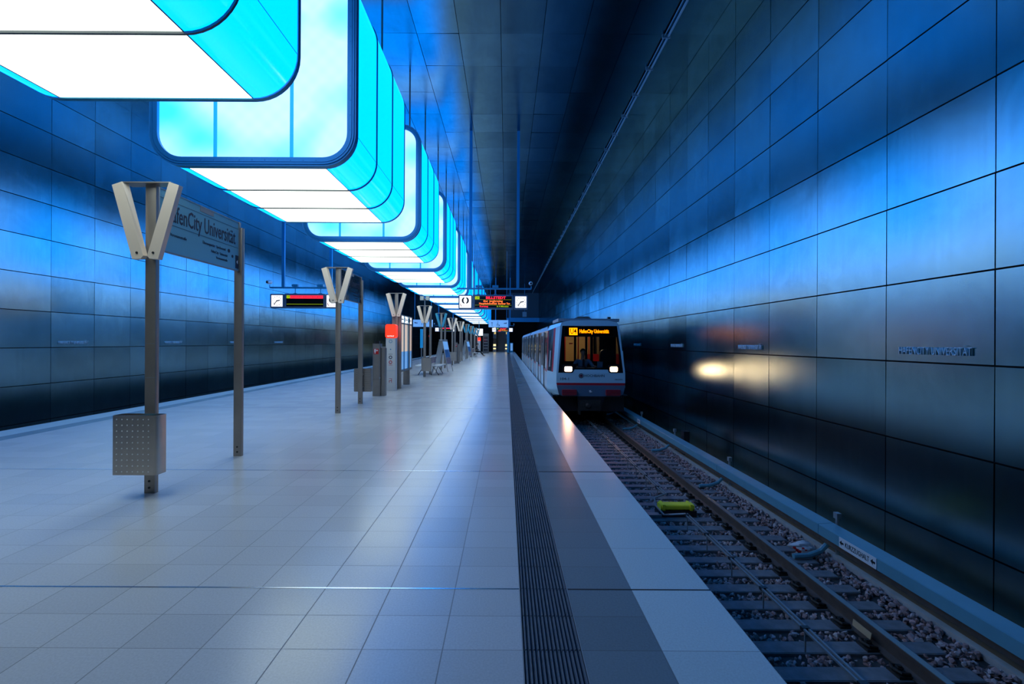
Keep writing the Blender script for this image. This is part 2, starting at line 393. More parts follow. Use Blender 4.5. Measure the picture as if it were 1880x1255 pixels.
# ---------------------------------------------------------------- light containers
LX, LY, LZ, LL, LH, LR = -3.995, 7.14, 4.374, 3.45, 3.18, .50
HW = 1.60
def ring(off, n=10):
    return rrect(-HW - off, HW + off, -off, LH + off, LR + off, n)   # starts at bottom-right corner going up
def make_lamp():
    t = thing('light_container', 'x', 'ceiling lamp', (LX, LY, LZ), 0, 'glowing light containers hung over the platform')
    P = ring(0); n = 10; k = len(P)
    fr = rd_ = None
    seg = [(.10, 1.15), (1.17, 2.27), (2.29, 3.38)]
    for a, b in seg:
        # lower pane
        xw = HW - LR
        MB().box(-xw, xw, a, b, 0, .02).build('lower_pane', 'lampwhite', t)
        for s in (1, -1):
            A = P[0:n + 1] if s > 0 else P[3 * (n + 1):4 * (n + 1)][::-1]
            A = list(A) + [(s * HW, LH - LR)]
            top = P[n + 1:2 * (n + 1)] if s > 0 else P[2 * (n + 1):3 * (n + 1)][::-1]
            A = A + list(top)[1:]
            m_ = MB(); q = len(A)
            vs = [(x, a, z) for x, z in A] + [(x, b, z) for x, z in A]
            fs = [(i, i + 1, q + i + 1, q + i) if s > 0 else (i, q + i, q + i + 1, i + 1) for i in range(q - 1)]
            m_.add(vs, fs).build('side_pane', 'lampside', t, 40)
        MB().box(-xw, xw, a, b, LH - .02, LH).build('upper_pane', 'lampside', t)
    # seams as thin rings
    sm = MB()
    for y in (1.16, 2.28):
        O, I = ring(.022), ring(-.02); q = len(O)
        for dy in (0,):
            vs = [(x, y - .012, z) for x, z in O] + [(x, y + .012, z) for x, z in O]
            sm.add(vs, [(i, (i + 1) % q, q + (i + 1) % q, q + i) for i in range(q)])
            vs = [(x, y - .012, z) for x, z in O] + [(x, y - .012, z) for x, z in I]
            sm.add(vs, [(i, (i + 1) % q, q + (i + 1) % q, q + i)[::-1] for i in range(q)])
    xw = HW - LR
    for s in (-1, 1): sm.box(s * xw - .006, s * xw + .006, .1, 3.38, -.005, .01)
    for s in (-1, 1): sm.box(s * HW - .003, s * HW + .003, .1, 3.38, LR - .003, LR + .003)
    sm.build('seam', 'seam', t)
    def frame(name, y0, y1, w, offs, steps):
        m_ = MB(); O, I = ring(offs), ring(-w); q = len(O)
        rings = [(I, y1), (I, y0)]
        for (o_, y_) in steps: rings.append((ring(o_), y_))
        rings += [(O, y0 + .012), (O, y1)]
        vs = [(x, y, z) for rg, y in rings for x, z in rg]
        fs = []
        for r_ in range(len(rings)):
            r2 = (r_ + 1) % len(rings)
            for i in range(q): fs.append((r_ * q + i, r_ * q + (i + 1) % q, r2 * q + (i + 1) % q, r2 * q + i))
        m_.add(vs, fs)
        if name == 'front_frame':
            for i in range(-5, 6): m_.tube([(i * .2, -.036, .07), (i * .2, -.028, .07)], .008, 6)
            for s in (-1, 1):
                for i in range(0, 10): m_.tube([(s * (HW - .07), -.036, .55 + i * .23), (s * (HW - .07), -.028, .55 + i * .23)], .008, 6)
        return m_.build(name, 'frame', t, 30)
    f1 = frame('front_frame', -.03, .10, .115, .02, [(-.045, -.03), (-.044, -.018), (-.036, -.018), (-.035, -.03), (-.01, -.028), (-.009, -.012), (0, -.012)])
    frame('rear_frame', 3.38, 3.45, .035, .008, [])
    IN = ring(-.112)
    # glazed ends: three panes each
    for nm, y in (('front_pane', .02), ('rear_pane', 3.40)):
        for a, b in ((-HW, -.62), (-.58, .58), (.62, HW)):
            poly = clip(IN, a, b)
            m_ = MB(); m_.add([(x, y, z) for x, z in poly], [tuple(range(len(poly)))[::-1] if nm == 'front_pane' else tuple(range(len(poly)))])
            m_.build(nm, 'lampface', t)
        for x in (-.6, .6):
            MB().box(x - .027, x + .027, y - .012, y + .012, .1, LH - .1).build('mullion', 'mull', t)
    for sx in (-1.2, 1.2):
        for y in (.5, 2.95):
            h = MB(); h.tube([(sx, y, LH - .02), (sx, y, ZC - LZ)], .022, 8); h.box(sx - .09, sx + .09, y - .06, y + .06, LH - .03, LH + .03)
            h.build('hanger_rod', 'darksteel', t)
    return t
def clip(poly, a, b):
    def half(P, f, x0):
        out = []
        for i in range(len(P)):
            p, q = P[i], P[(i + 1) % len(P)]; ip, iq = f(p[0]), f(q[0])
            if ip: out.append(p)
            if ip != iq:
                t = (x0 - p[0]) / (q[0] - p[0]); out.append((x0, p[1] + t * (q[1] - p[1])))
        return out
    return half(half(poly, lambda x: x >= a, a), lambda x: x <= b, b)
def lampface():
    m = mat('white_blue_led_face', (.2, .4, .5), .2)
    nt = m.node_tree; b = nt.nodes['Principled BSDF']; L = nt.links.new; tc = nt.nodes['Texture Coordinate']
    n = nt.nodes.new('ShaderNodeTexNoise'); n.inputs['Scale'].default_value = .7; n.inputs['Detail'].default_value = 1; L(tc.outputs['Object'], n.inputs['Vector'])
    cr = nt.nodes.new('ShaderNodeValToRGB'); cr.color_ramp.elements[0].position = .32; cr.color_ramp.elements[0].color = (.02, .78, 2.2, 1)
    cr.color_ramp.elements[1].position = .5; cr.color_ramp.elements[1].color = (.50, .80, 1.6, 1)
    L(n.outputs['Fac'], cr.inputs[0])
    mp = nt.nodes.new('ShaderNodeMapping'); mp.inputs['Scale'].default_value = (22, 0, 22); L(tc.outputs['Object'], mp.inputs[0])
    sx = nt.nodes.new('ShaderNodeSeparateXYZ'); L(mp.outputs[0], sx.inputs[0])
    def mm(op, a, c):
        q = nt.nodes.new('ShaderNodeMath'); q.operation = op
        for i, v in enumerate((a, c)):
            if isinstance(v, (int, float)): q.inputs[i].default_value = v
            elif v is not None: L(v, q.inputs[i])
        return q.outputs[0]
    dots = mm('ADD', mm('MULTIPLY', mm('MULTIPLY', mm('SINE', sx.outputs[0], None), mm('SINE', sx.outputs[2], None)), .05), 1.)
    sc_ = nt.nodes.new('ShaderNodeVectorMath'); sc_.operation = 'SCALE'; L(cr.outputs[0], sc_.inputs[0]); L(dots, sc_.inputs['Scale'])
    L(sc_.outputs[0], b.inputs['Emission Color']); b.inputs['Emission Strength'].default_value = 1.1
    return m
M['lampface'] = lampface()
lamp = make_lamp()
ords = ['second', 'nearest', 'third', 'fourth', 'fifth', 'sixth', 'seventh', 'eighth', 'ninth', 'tenth', 'eleventh', 'twelfth']
lamp['label'] = 'second light container along the platform, its blue-framed glowing front face in view'
dup(lamp, (LX, LY - 5.35, LZ), 'nearest and largest glowing light container, cut off by the upper left corner')
for i in range(1, 12):
    extra = {1: 'just beyond the one with the big framed face', 11: 'farthest of the row'}.get(i, 'between its neighbours in the hanging row')
    dup(lamp, (LX, LY + 5.35 * i, LZ), '%s glowing light container from the camera, %s' % (ords[i + 1] if i + 1 < 12 else 'last', extra))

# ---------------------------------------------------------------- platform furniture
PX = -3.77
def add_v(t, arm='cream'):
    for s in (-1, 1):
        m_ = MB()
        xt0, xt1, xb0, xb1 = .35, .245, .135, .02
        poly = [(s * xt0, 3.235), (s * xt1, 3.27), (s * xb1, 2.50), (s * .045, 2.47), (s * xb0, 2.465)]
        if s > 0: poly = poly[::-1]
        m_.extr(poly, -.10, -.04)
        ix, jx = s * (xt1 - .035), s * (xb1 - .012)
        q = [(s * xt1, -.10, 3.27), (s * xb1, -.10, 2.50), (jx, -.055, 2.505), (ix, -.055, 3.262), (s * xt1, -.04, 3.27), (s * xb1, -.04, 2.50)]
        fs_ = [(0, 3, 2, 1), (3, 4, 5, 2), (0, 4, 3), (1, 2, 5)]
        m_.add(q, fs_ if s < 0 else [f_[::-1] for f_ in fs_])
        a = m_.build('lamp_arm', arm, t)
        MB().tube([(s * .085, -.107, 2.53), (s * .085, -.098, 2.53)], .012, 8).build('bolt', 'gap', a)
    MB().box(-.26, .26, -.095, .05, 3.262, 3.272).build('top_plate', 'steel', t)
def add_post(t, y, h=3.262, band=True, name='post'):
    m_ = MB(); m_.rbox(-.0575, .0575, y - .028, y + .028, 0, h, .008, 0, 2)
    o = m_.build(name, 'darksteel', t, 30)
    for z in (.06, .13): MB().tube([(0, y - .033, z), (0, y - .027, z)], .012, 8).build('bolt', 'gap', o)
    if band:
        for z in (1.58, 1.22):
            MB().box(-.05, .05, y - .030, y - .027, z, z + .006).build('clip_line', 'galv', o)
    return o
def make_sign(full=True, arm='cream', gl='glass'):
    t = thing('station_sign', 'x', 'station sign', (0, 0, 0), 0, 'station signs with V lamps down the platform')
    add_post(t, 0); add_post(t, 1.57, 3.20, False)
    add_v(t, arm)
    g = MB().box(.0, .016, .03, 1.535, 2.60, 3.262).build('sign_glass', gl, t)
    MB().box(-.004, .022, .03, 1.54, 2.585, 2.60).build('bottom_rail', 'darksteel', g)
    MB().box(-.004, .022, .03, 1.54, 3.262, 3.270).build('top_rail', 'steel', g)
    ch = MB().box(-.01, .03, 1.52, 1.555, 2.59, 3.275).build('end_channel', 'steel', t)
    MB().box(.018, .020, .72, .98, 3.20, 3.262).build('camera_window', 'darksteel', t)
    if full:
        text('lettering', 'HafenCity Universität', .27, (.018, .80, 3.03), TO_RIGHT, 'ink', g, w=1.28, bold=.002)
        text('lettering', 'Versmannstraße', .05, (.018, .36, 2.80), TO_RIGHT, 'ink', g, w=.26)
        text('lettering', 'Überseequartier · Speicherstadt', .05, (.018, 1.0, 2.83), TO_RIGHT, 'ink', g, w=.46)
        text('lettering', 'HafenCity · Universität', .05, (.018, 1.1, 2.755), TO_RIGHT, 'ink', g, w=.34)
        text('lettering', 'Versmannstraße', .045, (.018, 1.15, 2.69), TO_RIGHT, 'ink', g, w=.24)
        MB().tube([(.017, 1.3, 2.83), (.020, 1.3, 2.83)], .025, 12).tube([(.017, 1.38, 2.77), (.020, 1.38, 2.77)], .02, 12).build('symbol', 'ink', g)
        MB().box(.0175, .019, .05, 1.51, 2.905, 2.909).box(.0175, .019, .05, 1.51, 3.17, 3.173).build('ruled_line', 'ink', g)
        w_ = MB().box(.017, .022, 1.45, 1.51, 2.62, 2.80).build('arrow_plate', 'ink', g)
        MB().add([(.0225, 1.465, 2.71), (.0225, 1.495, 2.74), (.0225, 1.495, 2.68)], [(0, 1, 2)]).build('arrow', 'white', w_)
    return t
s1 = make_sign(); s1.location = (PX, 4.84, 0)
s1['label'] = 'nearest steel station sign with V lamp, its blue glass pane reading HafenCity Universität'
s2 = make_sign(gl='clear'); s2.location = (PX - .02, 10.25, 0)
s2['label'] = 'second station sign with V lamp, pale glass pane, a dark bin on its back post'
s_small = make_sign(False, gl='clear'); s_small.location = (PX, 20.95, 0)
s_small['label'] = 'station sign with V lamp standing behind the perforated bin and the white benches'
s_lit_blue = make_sign(False, 'frame', 'clear'); s_lit_blue.location = (PX, 26.3, 0)  # arms coloured blue for the blue lamp light; same metal as the cream ones
s_lit_blue['label'] = 'station sign with blue V arms just beyond the A-frame poster board'
for i, (y, blue) in enumerate(((31.65, 0), (37.0, 0), (42.35, 1), (47.7, 1), (53.05, 1), (58.4, 1), (63.75, 0))):
    if i in (2, 3, 4, 5): src = s_lit_blue
    else: src = s_small
    dup(src, (PX, y, 0), ['distant station sign with cream V arms, next after the blue one', 'distant station sign with cream V arms, second after the blue one',
                          'small far station sign with blue V arms, first of the far blue ones', 'small far station sign with blue V arms beside the second poster board',
                          'small far station sign with blue V arms in front of the seated person', 'tiny far station sign with blue V arms behind the seated person',
                          'tiny farthest station sign with cream V arms before the stairs'][i])

def make_bin(back=False):
    t = thing('litter_bin', 'x', 'litter bin', (0, 0, 0), 0, 'perforated steel litter bins on the posts')
    m_ = MB(); w, d, h = .23, .075, .60
    O = rrect(-w, w, -d, d, .03, 4); I = rrect(-w + .006, w - .006, -d + .006, d - .006, .026, 4); k = len(O)
    vs = [(x, y, 0) for x, y in O] + [(x, y, h) for x, y in O] + [(x, y, h) for x, y in I] + [(x, y, .01) for x, y in I]
    fs = [(i, (i + 1) % k, k + (i + 1) % k, k + i) for i in range(k)] + [(k + i, k + (i + 1) % k, 2 * k + (i + 1) % k, 2 * k + i) for i in range(k)] + [(2 * k + i, 2 * k + (i + 1) % k, 3 * k + (i + 1) % k, 3 * k + i) for i in range(k)]
    fs += [tuple(range(k))[::-1], tuple(range(3 * k, 4 * k))]
    m_.add(vs, fs); b = m_.build('bin_body', 'steel' if not back else 'darksteel', t, 40)
    pf = MB()
    for i in range(7):
        for j in range(10):
            x = -.175 + i * .0535; z = .035 + j * .0585
            pf.tube([(x, -d - .0012, z), (x, -d + .001, z)], .0065, 8)
            if back: pf.tube([(x, d - .001, z), (x, d + .0012, z)], .0065, 8)
    pf.build('perforation', 'white' if not back else 'gap', b)  # flat discs painted white for light through the holes, dark on the back bin
    br = MB(); br.box(-.05, .05, d - .002, d + .10, .12, .16); br.box(-.05, .05, d - .002, d + .10, .44, .48)
    br.build('bracket', 'darksteel', t)
    if not back: MB().box(-.05, .05, -d + .02, d - .02, h - .03, h - .02).build('ash_plate', 'bluelit' if 0 else 'frame', t)
    return t
b1 = make_bin(); b1.location = (PX + .085 - .065, 4.66, .258); b1['label'] = 'stainless perforated litter bin on the nearest sign post'
b2 = make_bin(True); b2.location = (PX - .0, 11.99, .30); b2.rotation_euler.z = PI; b2['label'] = 'dark litter bin seen from behind on the second sign'
dup(b1, (PX + .12, 20.78, .27), 'perforated litter bin in front of the white benches', group='perforated steel litter bins on the posts')
dup(b1, (PX + .1, 31.47, .3), 'small distant perforated litter bin just past the A-frame poster board')

# emergency pillar
def make_sos():
    t = thing('emergency_pillar', 'x', 'help point', (0, 0, 0), 0, 'emergency call pillars')
    b = MB().rbox(-.165, .165, -.12, .12, 0, 1.73, .03).build('pillar_body', 'greydoor', t, 40)
    m_ = MB(); P = rrect(-.175, .175, 1.73, 2.18, .07, 5)
    m_.extr([(x, z) for x, z in P], -.13, .13); cap = m_.build('red_light_cap', 'redlit', t, 40)
    text('lettering', 'NOTRUF', .06, (0, -.134, 1.79), FRONT, 'lit', cap, w=.22)
    def rg(z, r, w_, m, nm):
        q = MB(); n = 20
        vs = [(r * math.cos(2 * PI * i / n), -.126, z + r * math.sin(2 * PI * i / n)) for i in range(n)] + [((r - w_) * math.cos(2 * PI * i / n), -.126, z + (r - w_) * math.sin(2 * PI * i / n)) for i in range(n)]
        q.add(vs, [(i, (i + 1) % n, n + (i + 1) % n, n + i) for i in range(n)]); return q.build(nm, m, t)
    rg(1.62, .055, .015, 'frame', 'camera_ring'); rg(1.10, .055, .022, 'ink2', 'info_button'); rg(.94, .055, .022, 'red', 'emergency_button')
    MB().tube([(0, -.13, 1.10), (0, -.12, 1.10)], .03, 14).build('button_cap', 'white', t); MB().tube([(0, -.13, .94), (0, -.12, .94)], .03, 14).build('button_cap', 'white', t)
    MB().tube([(0, -.125, 1.36), (0, -.119, 1.36)], .02, 10).build('speaker_grille', 'frame', t)
    text('lettering', 'INFO', .045, (0, -.1215, 1.20), FRONT, 'ink2', t, w=.12); text('lettering', 'SOS', .045, (0, -.1215, .845), FRONT, 'red', t, w=.12)
    MB().box(-.045, .045, -.122, -.12, .33, .345).box(-.045, -.03, -.122, -.12, .27, .345).box(.03, .045, -.122, -.12, .27, .40).box(-.045, .045, -.122, -.12, .40, .41).build('red_symbol', 'red', t)
    MB().box(-.165, .165, -.121, -.1195, .66, .664).build('joint_line', 'frame', t)
    return t
sos = make_sos(); sos.location = (PX - .02, 15.0, 0); sos['label'] = 'light grey emergency pillar with glowing red cap beside the glass showcase'
dup(sos, (-3.45, 57.5, 0), 'tiny distant emergency pillar with red cap near the stairs')

# extinguisher column
def make_ext():
    t = thing('extinguisher_column', 'x', 'fire extinguisher cabinet', (0, 0, 0), 0, 'dark fire extinguisher columns')
    MB().rbox(-.19, .04, -.12, .16, 0, 1.55, .04).rbox(.04, .17, -.05, .16, 0, 1.42, .03).build('column_body', 'darksteel', t, 40)
    MB().rbox(-.13, .0, -.09, .06, 1.55, 1.63, .03).build('cap', 'black', t, 40)
    MB().box(-.19, .19, -.05, .0, 1.44, 1.46).build('top_bar', 'galv', t)
    ic = MB().box(-.145, -.005, -.1235, -.119, 1.24, 1.40).build('fire_sign', 'red', t)
    MB().box(-.13, -.085, -.126, -.122, 1.30, 1.39).box(-.07, -.03, -.126, -.122, 1.33, 1.37).box(-.12, -.095, -.126, -.122, 1.26, 1.30).build('fire_symbol', 'white', ic)
    MB().box(-.2, -.18, -.135, -.10, .52, .56).box(.02, .06, -.14, -.11, .52, .56).build('latch', 'galv', t)
    MB().box(-.192, .042, -.122, -.119, .50, .504).build('door_seam', 'gap', t)
    return t
e1 = make_ext(); e1.location = (PX + .0, 13.55, 0); e1['label'] = 'dark extinguisher column with square red fire symbol in front of the emergency pillar'
dup(e1, (PX + .05, 34.3, 0), 'small distant extinguisher column with a red fire symbol')

# showcase
t = thing('information_showcase', 'glazed information showcase with lit posters behind the emergency pillar, V lamp on top', 'showcase', (PX, 15.6, 0))
MB().rbox(-.16, .16, 0, .06, .0, 2.56, .01).build('post', 'darksteel', t); MB().rbox(-.12, .12, 1.55, 1.62, 0, 2.55, .01).build('post', 'darksteel', t)
MB().box(-.02, .10, .06, 2.05, .55, .62).box(-.02, .10, .06, 2.05, 2.24, 2.28).box(-.02, .10, .06, 2.05, 2.53, 2.56).box(-.02, .10, 2.03, 2.07, .55, 2.56).box(-.02, .10, .06, .09, .55, 2.56).build('frame', 'darksteel', t)
for a in range(3):
    y0 = .10 + a * .65
    MB().box(.02, .08, y0, y0 + .61, .63, 1.25).build('map_panel', 'signblue', t)
    MB().box(.02, .08, y0, y0 + .61, 1.26, 2.23).build('poster', 'posterlit', t)
    h = MB().box(.02, .09, y0, y0 + .61, 2.29, 2.52).build('header_panel', 'lit', t)
    MB().box(.091, .093, y0 + .04, y0 + .16, 2.33, 2.48).box(.091, .093, y0 + .22, y0 + .55, 2.39, 2.42).build('header_symbol', 'ink', h)
    MB().box(.04, .11, y0 - .02, y0 + .01, .56, 2.54).build('mullion', 'frame', t)
    MB().box(.085, .10, y0 + .55, y0 + .60, 1.10, 1.12).build('handle', 'galv', t)
add_v(t); add_post(t, -.02, 3.262, False)

# benches
def make_bench():
    t = thing('platform_bench', 'x', 'bench', (0, 0, 0), 0, 'white platform benches')
    for i in range(3):
        y = -.62 + i * .62
        st = MB(); P = rrect(.0, .52, y - .27, y + .27, .16, 6); k = len(P)
        st.add([(x, yy, .43 + .02 * (x < .2)) for x, yy in P] + [(x, yy, .46 + .02 * (x > .4)) for x, yy in P], [(j, (j + 1) % k, k + (j + 1) % k, k + j) for j in range(k)] + [tuple(range(k))[::-1], tuple(range(k, 2 * k))])
        st.build('seat', 'white', t, 40)
        bk = MB(); bk.rbox(-.03, .0, y - .26, y + .26, .55, .86, .012, 0, 3); bk.build('backrest', 'posterpink', t)
        MB().rbox(-.05, .05, y - .27, y + .27, .855, .885, .03).build('top_rail', 'white', t)
    MB().box(.1, .16, -.9, .9, .38, .43).build('beam', 'darksteel', t)
    for y in (-.7, .7):
        MB().tube([(.13, y, .40), (.38, y, .0)], .016, 8).tube([(.13, y, .40), (.02, y, .0)], .016, 8).build('leg', 'black', t)
    return t
bn = make_bench(); bn.location = (PX + .12, 22.7, 0); bn.rotation_euler.z = 0; bn['label'] = 'white three-seat bench facing the arriving train, beside the A-frame poster board'
dup(bn, (PX - .12, 22.7, 0), 'white three-seat bench facing the left track, behind the perforated bin', PI)
dup(bn, (PX + .1, 50.2, 0), 'small distant white bench on which a person in black sits', 0)

# A frame boards
def make_aframe():
    t = thing('poster_board', 'x', 'A-frame board', (0, 0, 0), 0, 'A-frame poster boards')
    for s in (-1, 1):
        lean = lambda z: s * (.42 - .36 * z / 1.72)
        p_ = MB()
        vs = []
        for z in (.42, 1.66):
            for y in (-.36, .36): vs += [(lean(z), y, z), (lean(z) + s * .025, y, z)]
        p_.add(vs, [(0, 1, 3, 2), (4, 6, 7, 5), (0, 4, 5, 1), (2, 3, 7, 6), (0, 2, 6, 4), (1, 5, 7, 3)])
        pn = p_.build('panel', 'greydoor' , t)
        if s > 0:
            for z0, z1, m in ((1.20, 1.62, 'signblue'), (.78, 1.19, 'poster'), (.45, .77, 'posterpink')):
                q = [(lean(z) + .0265 * s, y, z) for z in (z0, z1) for y in (-.32, .32)]
                MB().add(q, [(0, 1, 3, 2)]).build('poster', m, pn)
        for y in (-.36, .36): MB().tube([(lean(0), y, .01), (lean(1.70), y, 1.70)], .014, 8).build('leg', 'darksteel', t)
    MB().box(-.09, .09, -.37, .37, 1.69, 1.73).build('ridge', 'greydoor', t)
    return t
a1 = make_aframe(); a1.location = (-3.42, 24.6, 0); a1.rotation_euler.z = R(-14); a1['label'] = 'grey A-frame board with a blue and pink poster beside the white benches'
dup(a1, (-3.5, 40.0, 0), 'small distant grey A-frame board in front of the seated person')

# ---------------------------------------------------------------- hanging displays
def make_display(right=True, far=False):
    t = thing('departure_display', 'x', 'departure board', (0, 0, 0), 0, 'hanging departure boards with clocks')
    MB().rbox(-1.34 if not right else -1.35, 1.35, -.03, .03, 3.53 - 3.0, 3.585 - 3.0, .01, 0, 2).build('crossbar', 'frame', t)
    for x in (-.86, .87): MB().box(x - .05, x + .05, -.04, .04, .53, ZC - 3.0).build('suspension_pole', 'frame', t)
    c = MB().rbox(-.76, .70, -.12, .12, -.19, .33, .02, 0, 3, 'y').build('display_case', 'trainblue', t)
    sc = MB().box(-.69, .65, -.128, -.12, -.135, .27).build('screen', 'ledscreen', c)
    y = -.132
    if right:
        MB().box(-.68, -.52, y, y + .002, .165, .265).build('line_badge', 'ledgreen', sc)
        text('lettering', 'U4', .09, (-.60, y - .002, .215), FRONT, 'ledscreen', sc, w=.10)
        text('lettering', 'BILLSTEDT', .13, (.07, y, .212), FRONT, 'ledred', sc, w=.72, bold=.003)
        MB().box(-.68, .64, y, y + .002, .145, .149).box(-.68, .64, y, y + .002, -.052, -.048).build('ruled_line', 'ledgreen', sc)
        text('lettering', 'über  Jungfernstieg', .09, (-.03, y, .095), FRONT, 'ledorange', sc, w=.70, bold=.002)
        text('lettering', 'Hauptbahnhof/Süd  Berliner Tor', .09, (.03, y, .005), FRONT, 'ledorange', sc, w=1.12, bold=.002)
        text('lettering', 'Kurzzug', .08, (-.36, y, -.095), FRONT, 'ledred', sc, w=.30, bold=.002)
        text('lettering', 'in 4 Minuten', .08, (.32, y, -.095), FRONT, 'ledgreen', sc, w=.42, bold=.001)
    else:
        MB().box(-.68, -.56, y, y + .002, .16, .265).build('line_badge', 'ledgreen', sc)
        MB().box(-.55, .64, y, y + .002, .155, .265).build('red_bar', 'ledred', sc)
        text('lettering', 'NICHT EINSTEIGEN', .09, (.04, y - .002, .21), FRONT, 'ledscreen', sc, w=1.1)
        text('lettering', 'U4', .08, (-.62, y - .002, .213), FRONT, 'ledscreen', sc, w=.09)
        MB().box(-.68, .64, y, y + .002, -.055, -.045).build('ruled_line', 'ledgreen', sc)
    def clock(x):
        k = MB().rbox(x - .25, x + .25, -.12, .12, -.19, .32, .04, 0, 3, 'y').build('clock', 'trainblue', t, 40)
        MB().box(x - .20, x + .20, -.127, -.12, -.14, .27).build('clock_face', 'lit', k)
        cz = .065
        mk = MB()
        for i in range(12):
            a = i * PI / 6; rr = Matrix.Translation((x, 0, cz)) @ Matrix.Rotation(a, 4, 'Y')
            mk.box(-.008, .008, -.130, -.127, .14, .175, 0, rr)
        mk.build('hour_marks', 'ink2', k)
        for a, l, w_ in ((78, .11, .018), (220, .17, .013)):
            rr = Matrix.Translation((x, 0, cz)) @ Matrix.Rotation(R(a), 4, 'Y')
            MB().box(-w_, w_, -.134, -.131, -.03, l, 0, rr).build('clock_hand', 'ink2', k)
    def picto(x):
        k = MB().rbox(x - .25, x + .25, -.12, .12, -.19, .32, .04, 0, 3, 'y').build('phone_sign', 'trainblue', t, 40)
        f_ = MB().box(x - .21, x + .21, -.127, -.12, -.15, .28).build('sign_face', 'lit', k)
        s_ = MB(); n = 20
        for sg in (-1, 1):
            vs = []
            for i in range(n + 1):
                a = R(90 - 180 * i / n); vs.append((x + sg * (.03 + .10 * math.cos(a)), -.130, .115 + .115 * math.sin(a)))
            for i in range(n + 1):
                a = R(-90 + 180 * i / n); vs.append((x + sg * (.03 + .035 * math.cos(a) * (1 if abs(a) < .6 else .4)), -.130, .115 + .10 * math.sin(a)))
            s_.add(vs, [tuple(range(len(vs)))])
        s_.build('black_symbol', 'ink2', f_)
        MB().tube([(x - .17, -.129, .0), (x - .165, -.129, -.06), (x - .12, -.129, -.10)], .012, 6).build('handset_symbol', 'red', f_)
        text('lettering', 'NOTRUF', .06, (x + .03, -.129, -.09), FRONT, 'red', f_, w=.24)
    if right: picto(-1.03); clock(.98)
    else: clock(-1.03); picto(.98)
    # camera on the outer end
    e = 1.36 if right else -1.36
    cm = MB().tube([(e, 0, .55), (e + .0, 0, .66)], .015, 8).build('camera_arm', 'frame', t)
    q = MB(); q.tube([(e - .02, -.14, .74), (e - .02, -.10, .75), (e - .02, .10, .77)], [.05, .07, .07], 12)
    q.build('security_camera', 'white', t, 40)
    MB().tube([(e - .02, -.155, .738), (e - .02, -.14, .74)], .035, 12).build('lens', 'black', t)
    for x in ((-.42, .50) if not right else (-.56, .05)):
        MB().box(x - .11, x + .11, -.06, .06, .60, .68).tube([(x, 0, .33), (x, 0, .6)], .018, 8).box(x - .06, x + .06, -.03, .03, .32, .36).build('loudspeaker', 'frame', t)
    return t
dr = make_display(True); dr.location = (-.47, 16.6, 3.0); dr['label'] = 'hanging departure board reading BILLSTEDT with a square clock at its right end'
dl = make_display(False); dl.location = (-7.29, 16.6, 3.0); dl['label'] = 'hanging departure board with a red bar and a clock at its left end'
dup(dr, (-.47, 54.5, 3.0), 'tiny distant departure board with red text below the wheelchair sign')
dup(dl, (-7.29, 54.5, 3.0), 'tiny distant departure board with a pale clock behind the V lamps')

def make_dir(right):
    t = thing('direction_sign', 'x', 'direction sign', (0, 0, 0), 0, 'pale blue hanging direction signs')
    b = MB().box(-.83, .83, -.05, .05, 0, .60).build('sign_body', 'signblue', t)
    for x in (-.7, .7): MB().tube([(x, 0, .6), (x, 0, ZC - 2.87)], .02, 6).build('hanger', 'frame', t)
    if right:
        w = MB(); 
        for i in range(14):
            a0, a1 = R(100 + i * 19), R(100 + (i + 1) * 19); w.tube([(-.02 + .11 * math.cos(a0), -.053, .2 + .11 * math.sin(a0)), (-.02 + .11 * math.cos(a1), -.053, .2 + .11 * math.sin(a1))], .014, 5)
        w.box(-.06, -.03, -.056, -.05, .2, .42); w.box(-.05, .07, -.056, -.05, .18, .21); w.tube([(.06, -.053, .2), (.11, -.053, .08)], .014, 5); w.tube([(-.045, -.056, .47), (-.045, -.05, .47)], .03, 10)
        w.build('wheelchair_symbol', 'ink', b)
        MB().box(-.56, -.53, -.056, -.05, .1, .36).box(-.62, -.47, -.056, -.05, .36, .40).build('lift_symbol', 'ink', b)
        MB().add([(.42, -.056, .30), (.70, -.056, .30), (.70, -.056, .42), (.62, -.056, .36), (.50, -.056, .36)], [(0, 1, 2, 3, 4)]).build('escalator_symbol', 'ink', b)
    else:
        MB().add([(-.70, -.056, .30), (-.42, -.056, .30), (-.46, -.056, .36), (-.60, -.056, .36), (-.70, -.056, .42)], [(0, 1, 2, 3, 4)]).build('escalator_symbol', 'ink', b)
        MB().box(-.1, -.07, -.056, -.05, .15, .4).box(-.16, -.02, -.056, -.05, .4, .44).build('lift_symbol', 'ink', b)
    return t
o = make_dir(True); o.location = (-.70, 38.6, 2.87); o['label'] = 'pale blue hanging direction sign with a wheelchair symbol'
o = make_dir(False); o.location = (-7.10, 38.6, 2.87); o['label'] = 'pale blue hanging direction sign partly behind a V lamp post, over the left side'

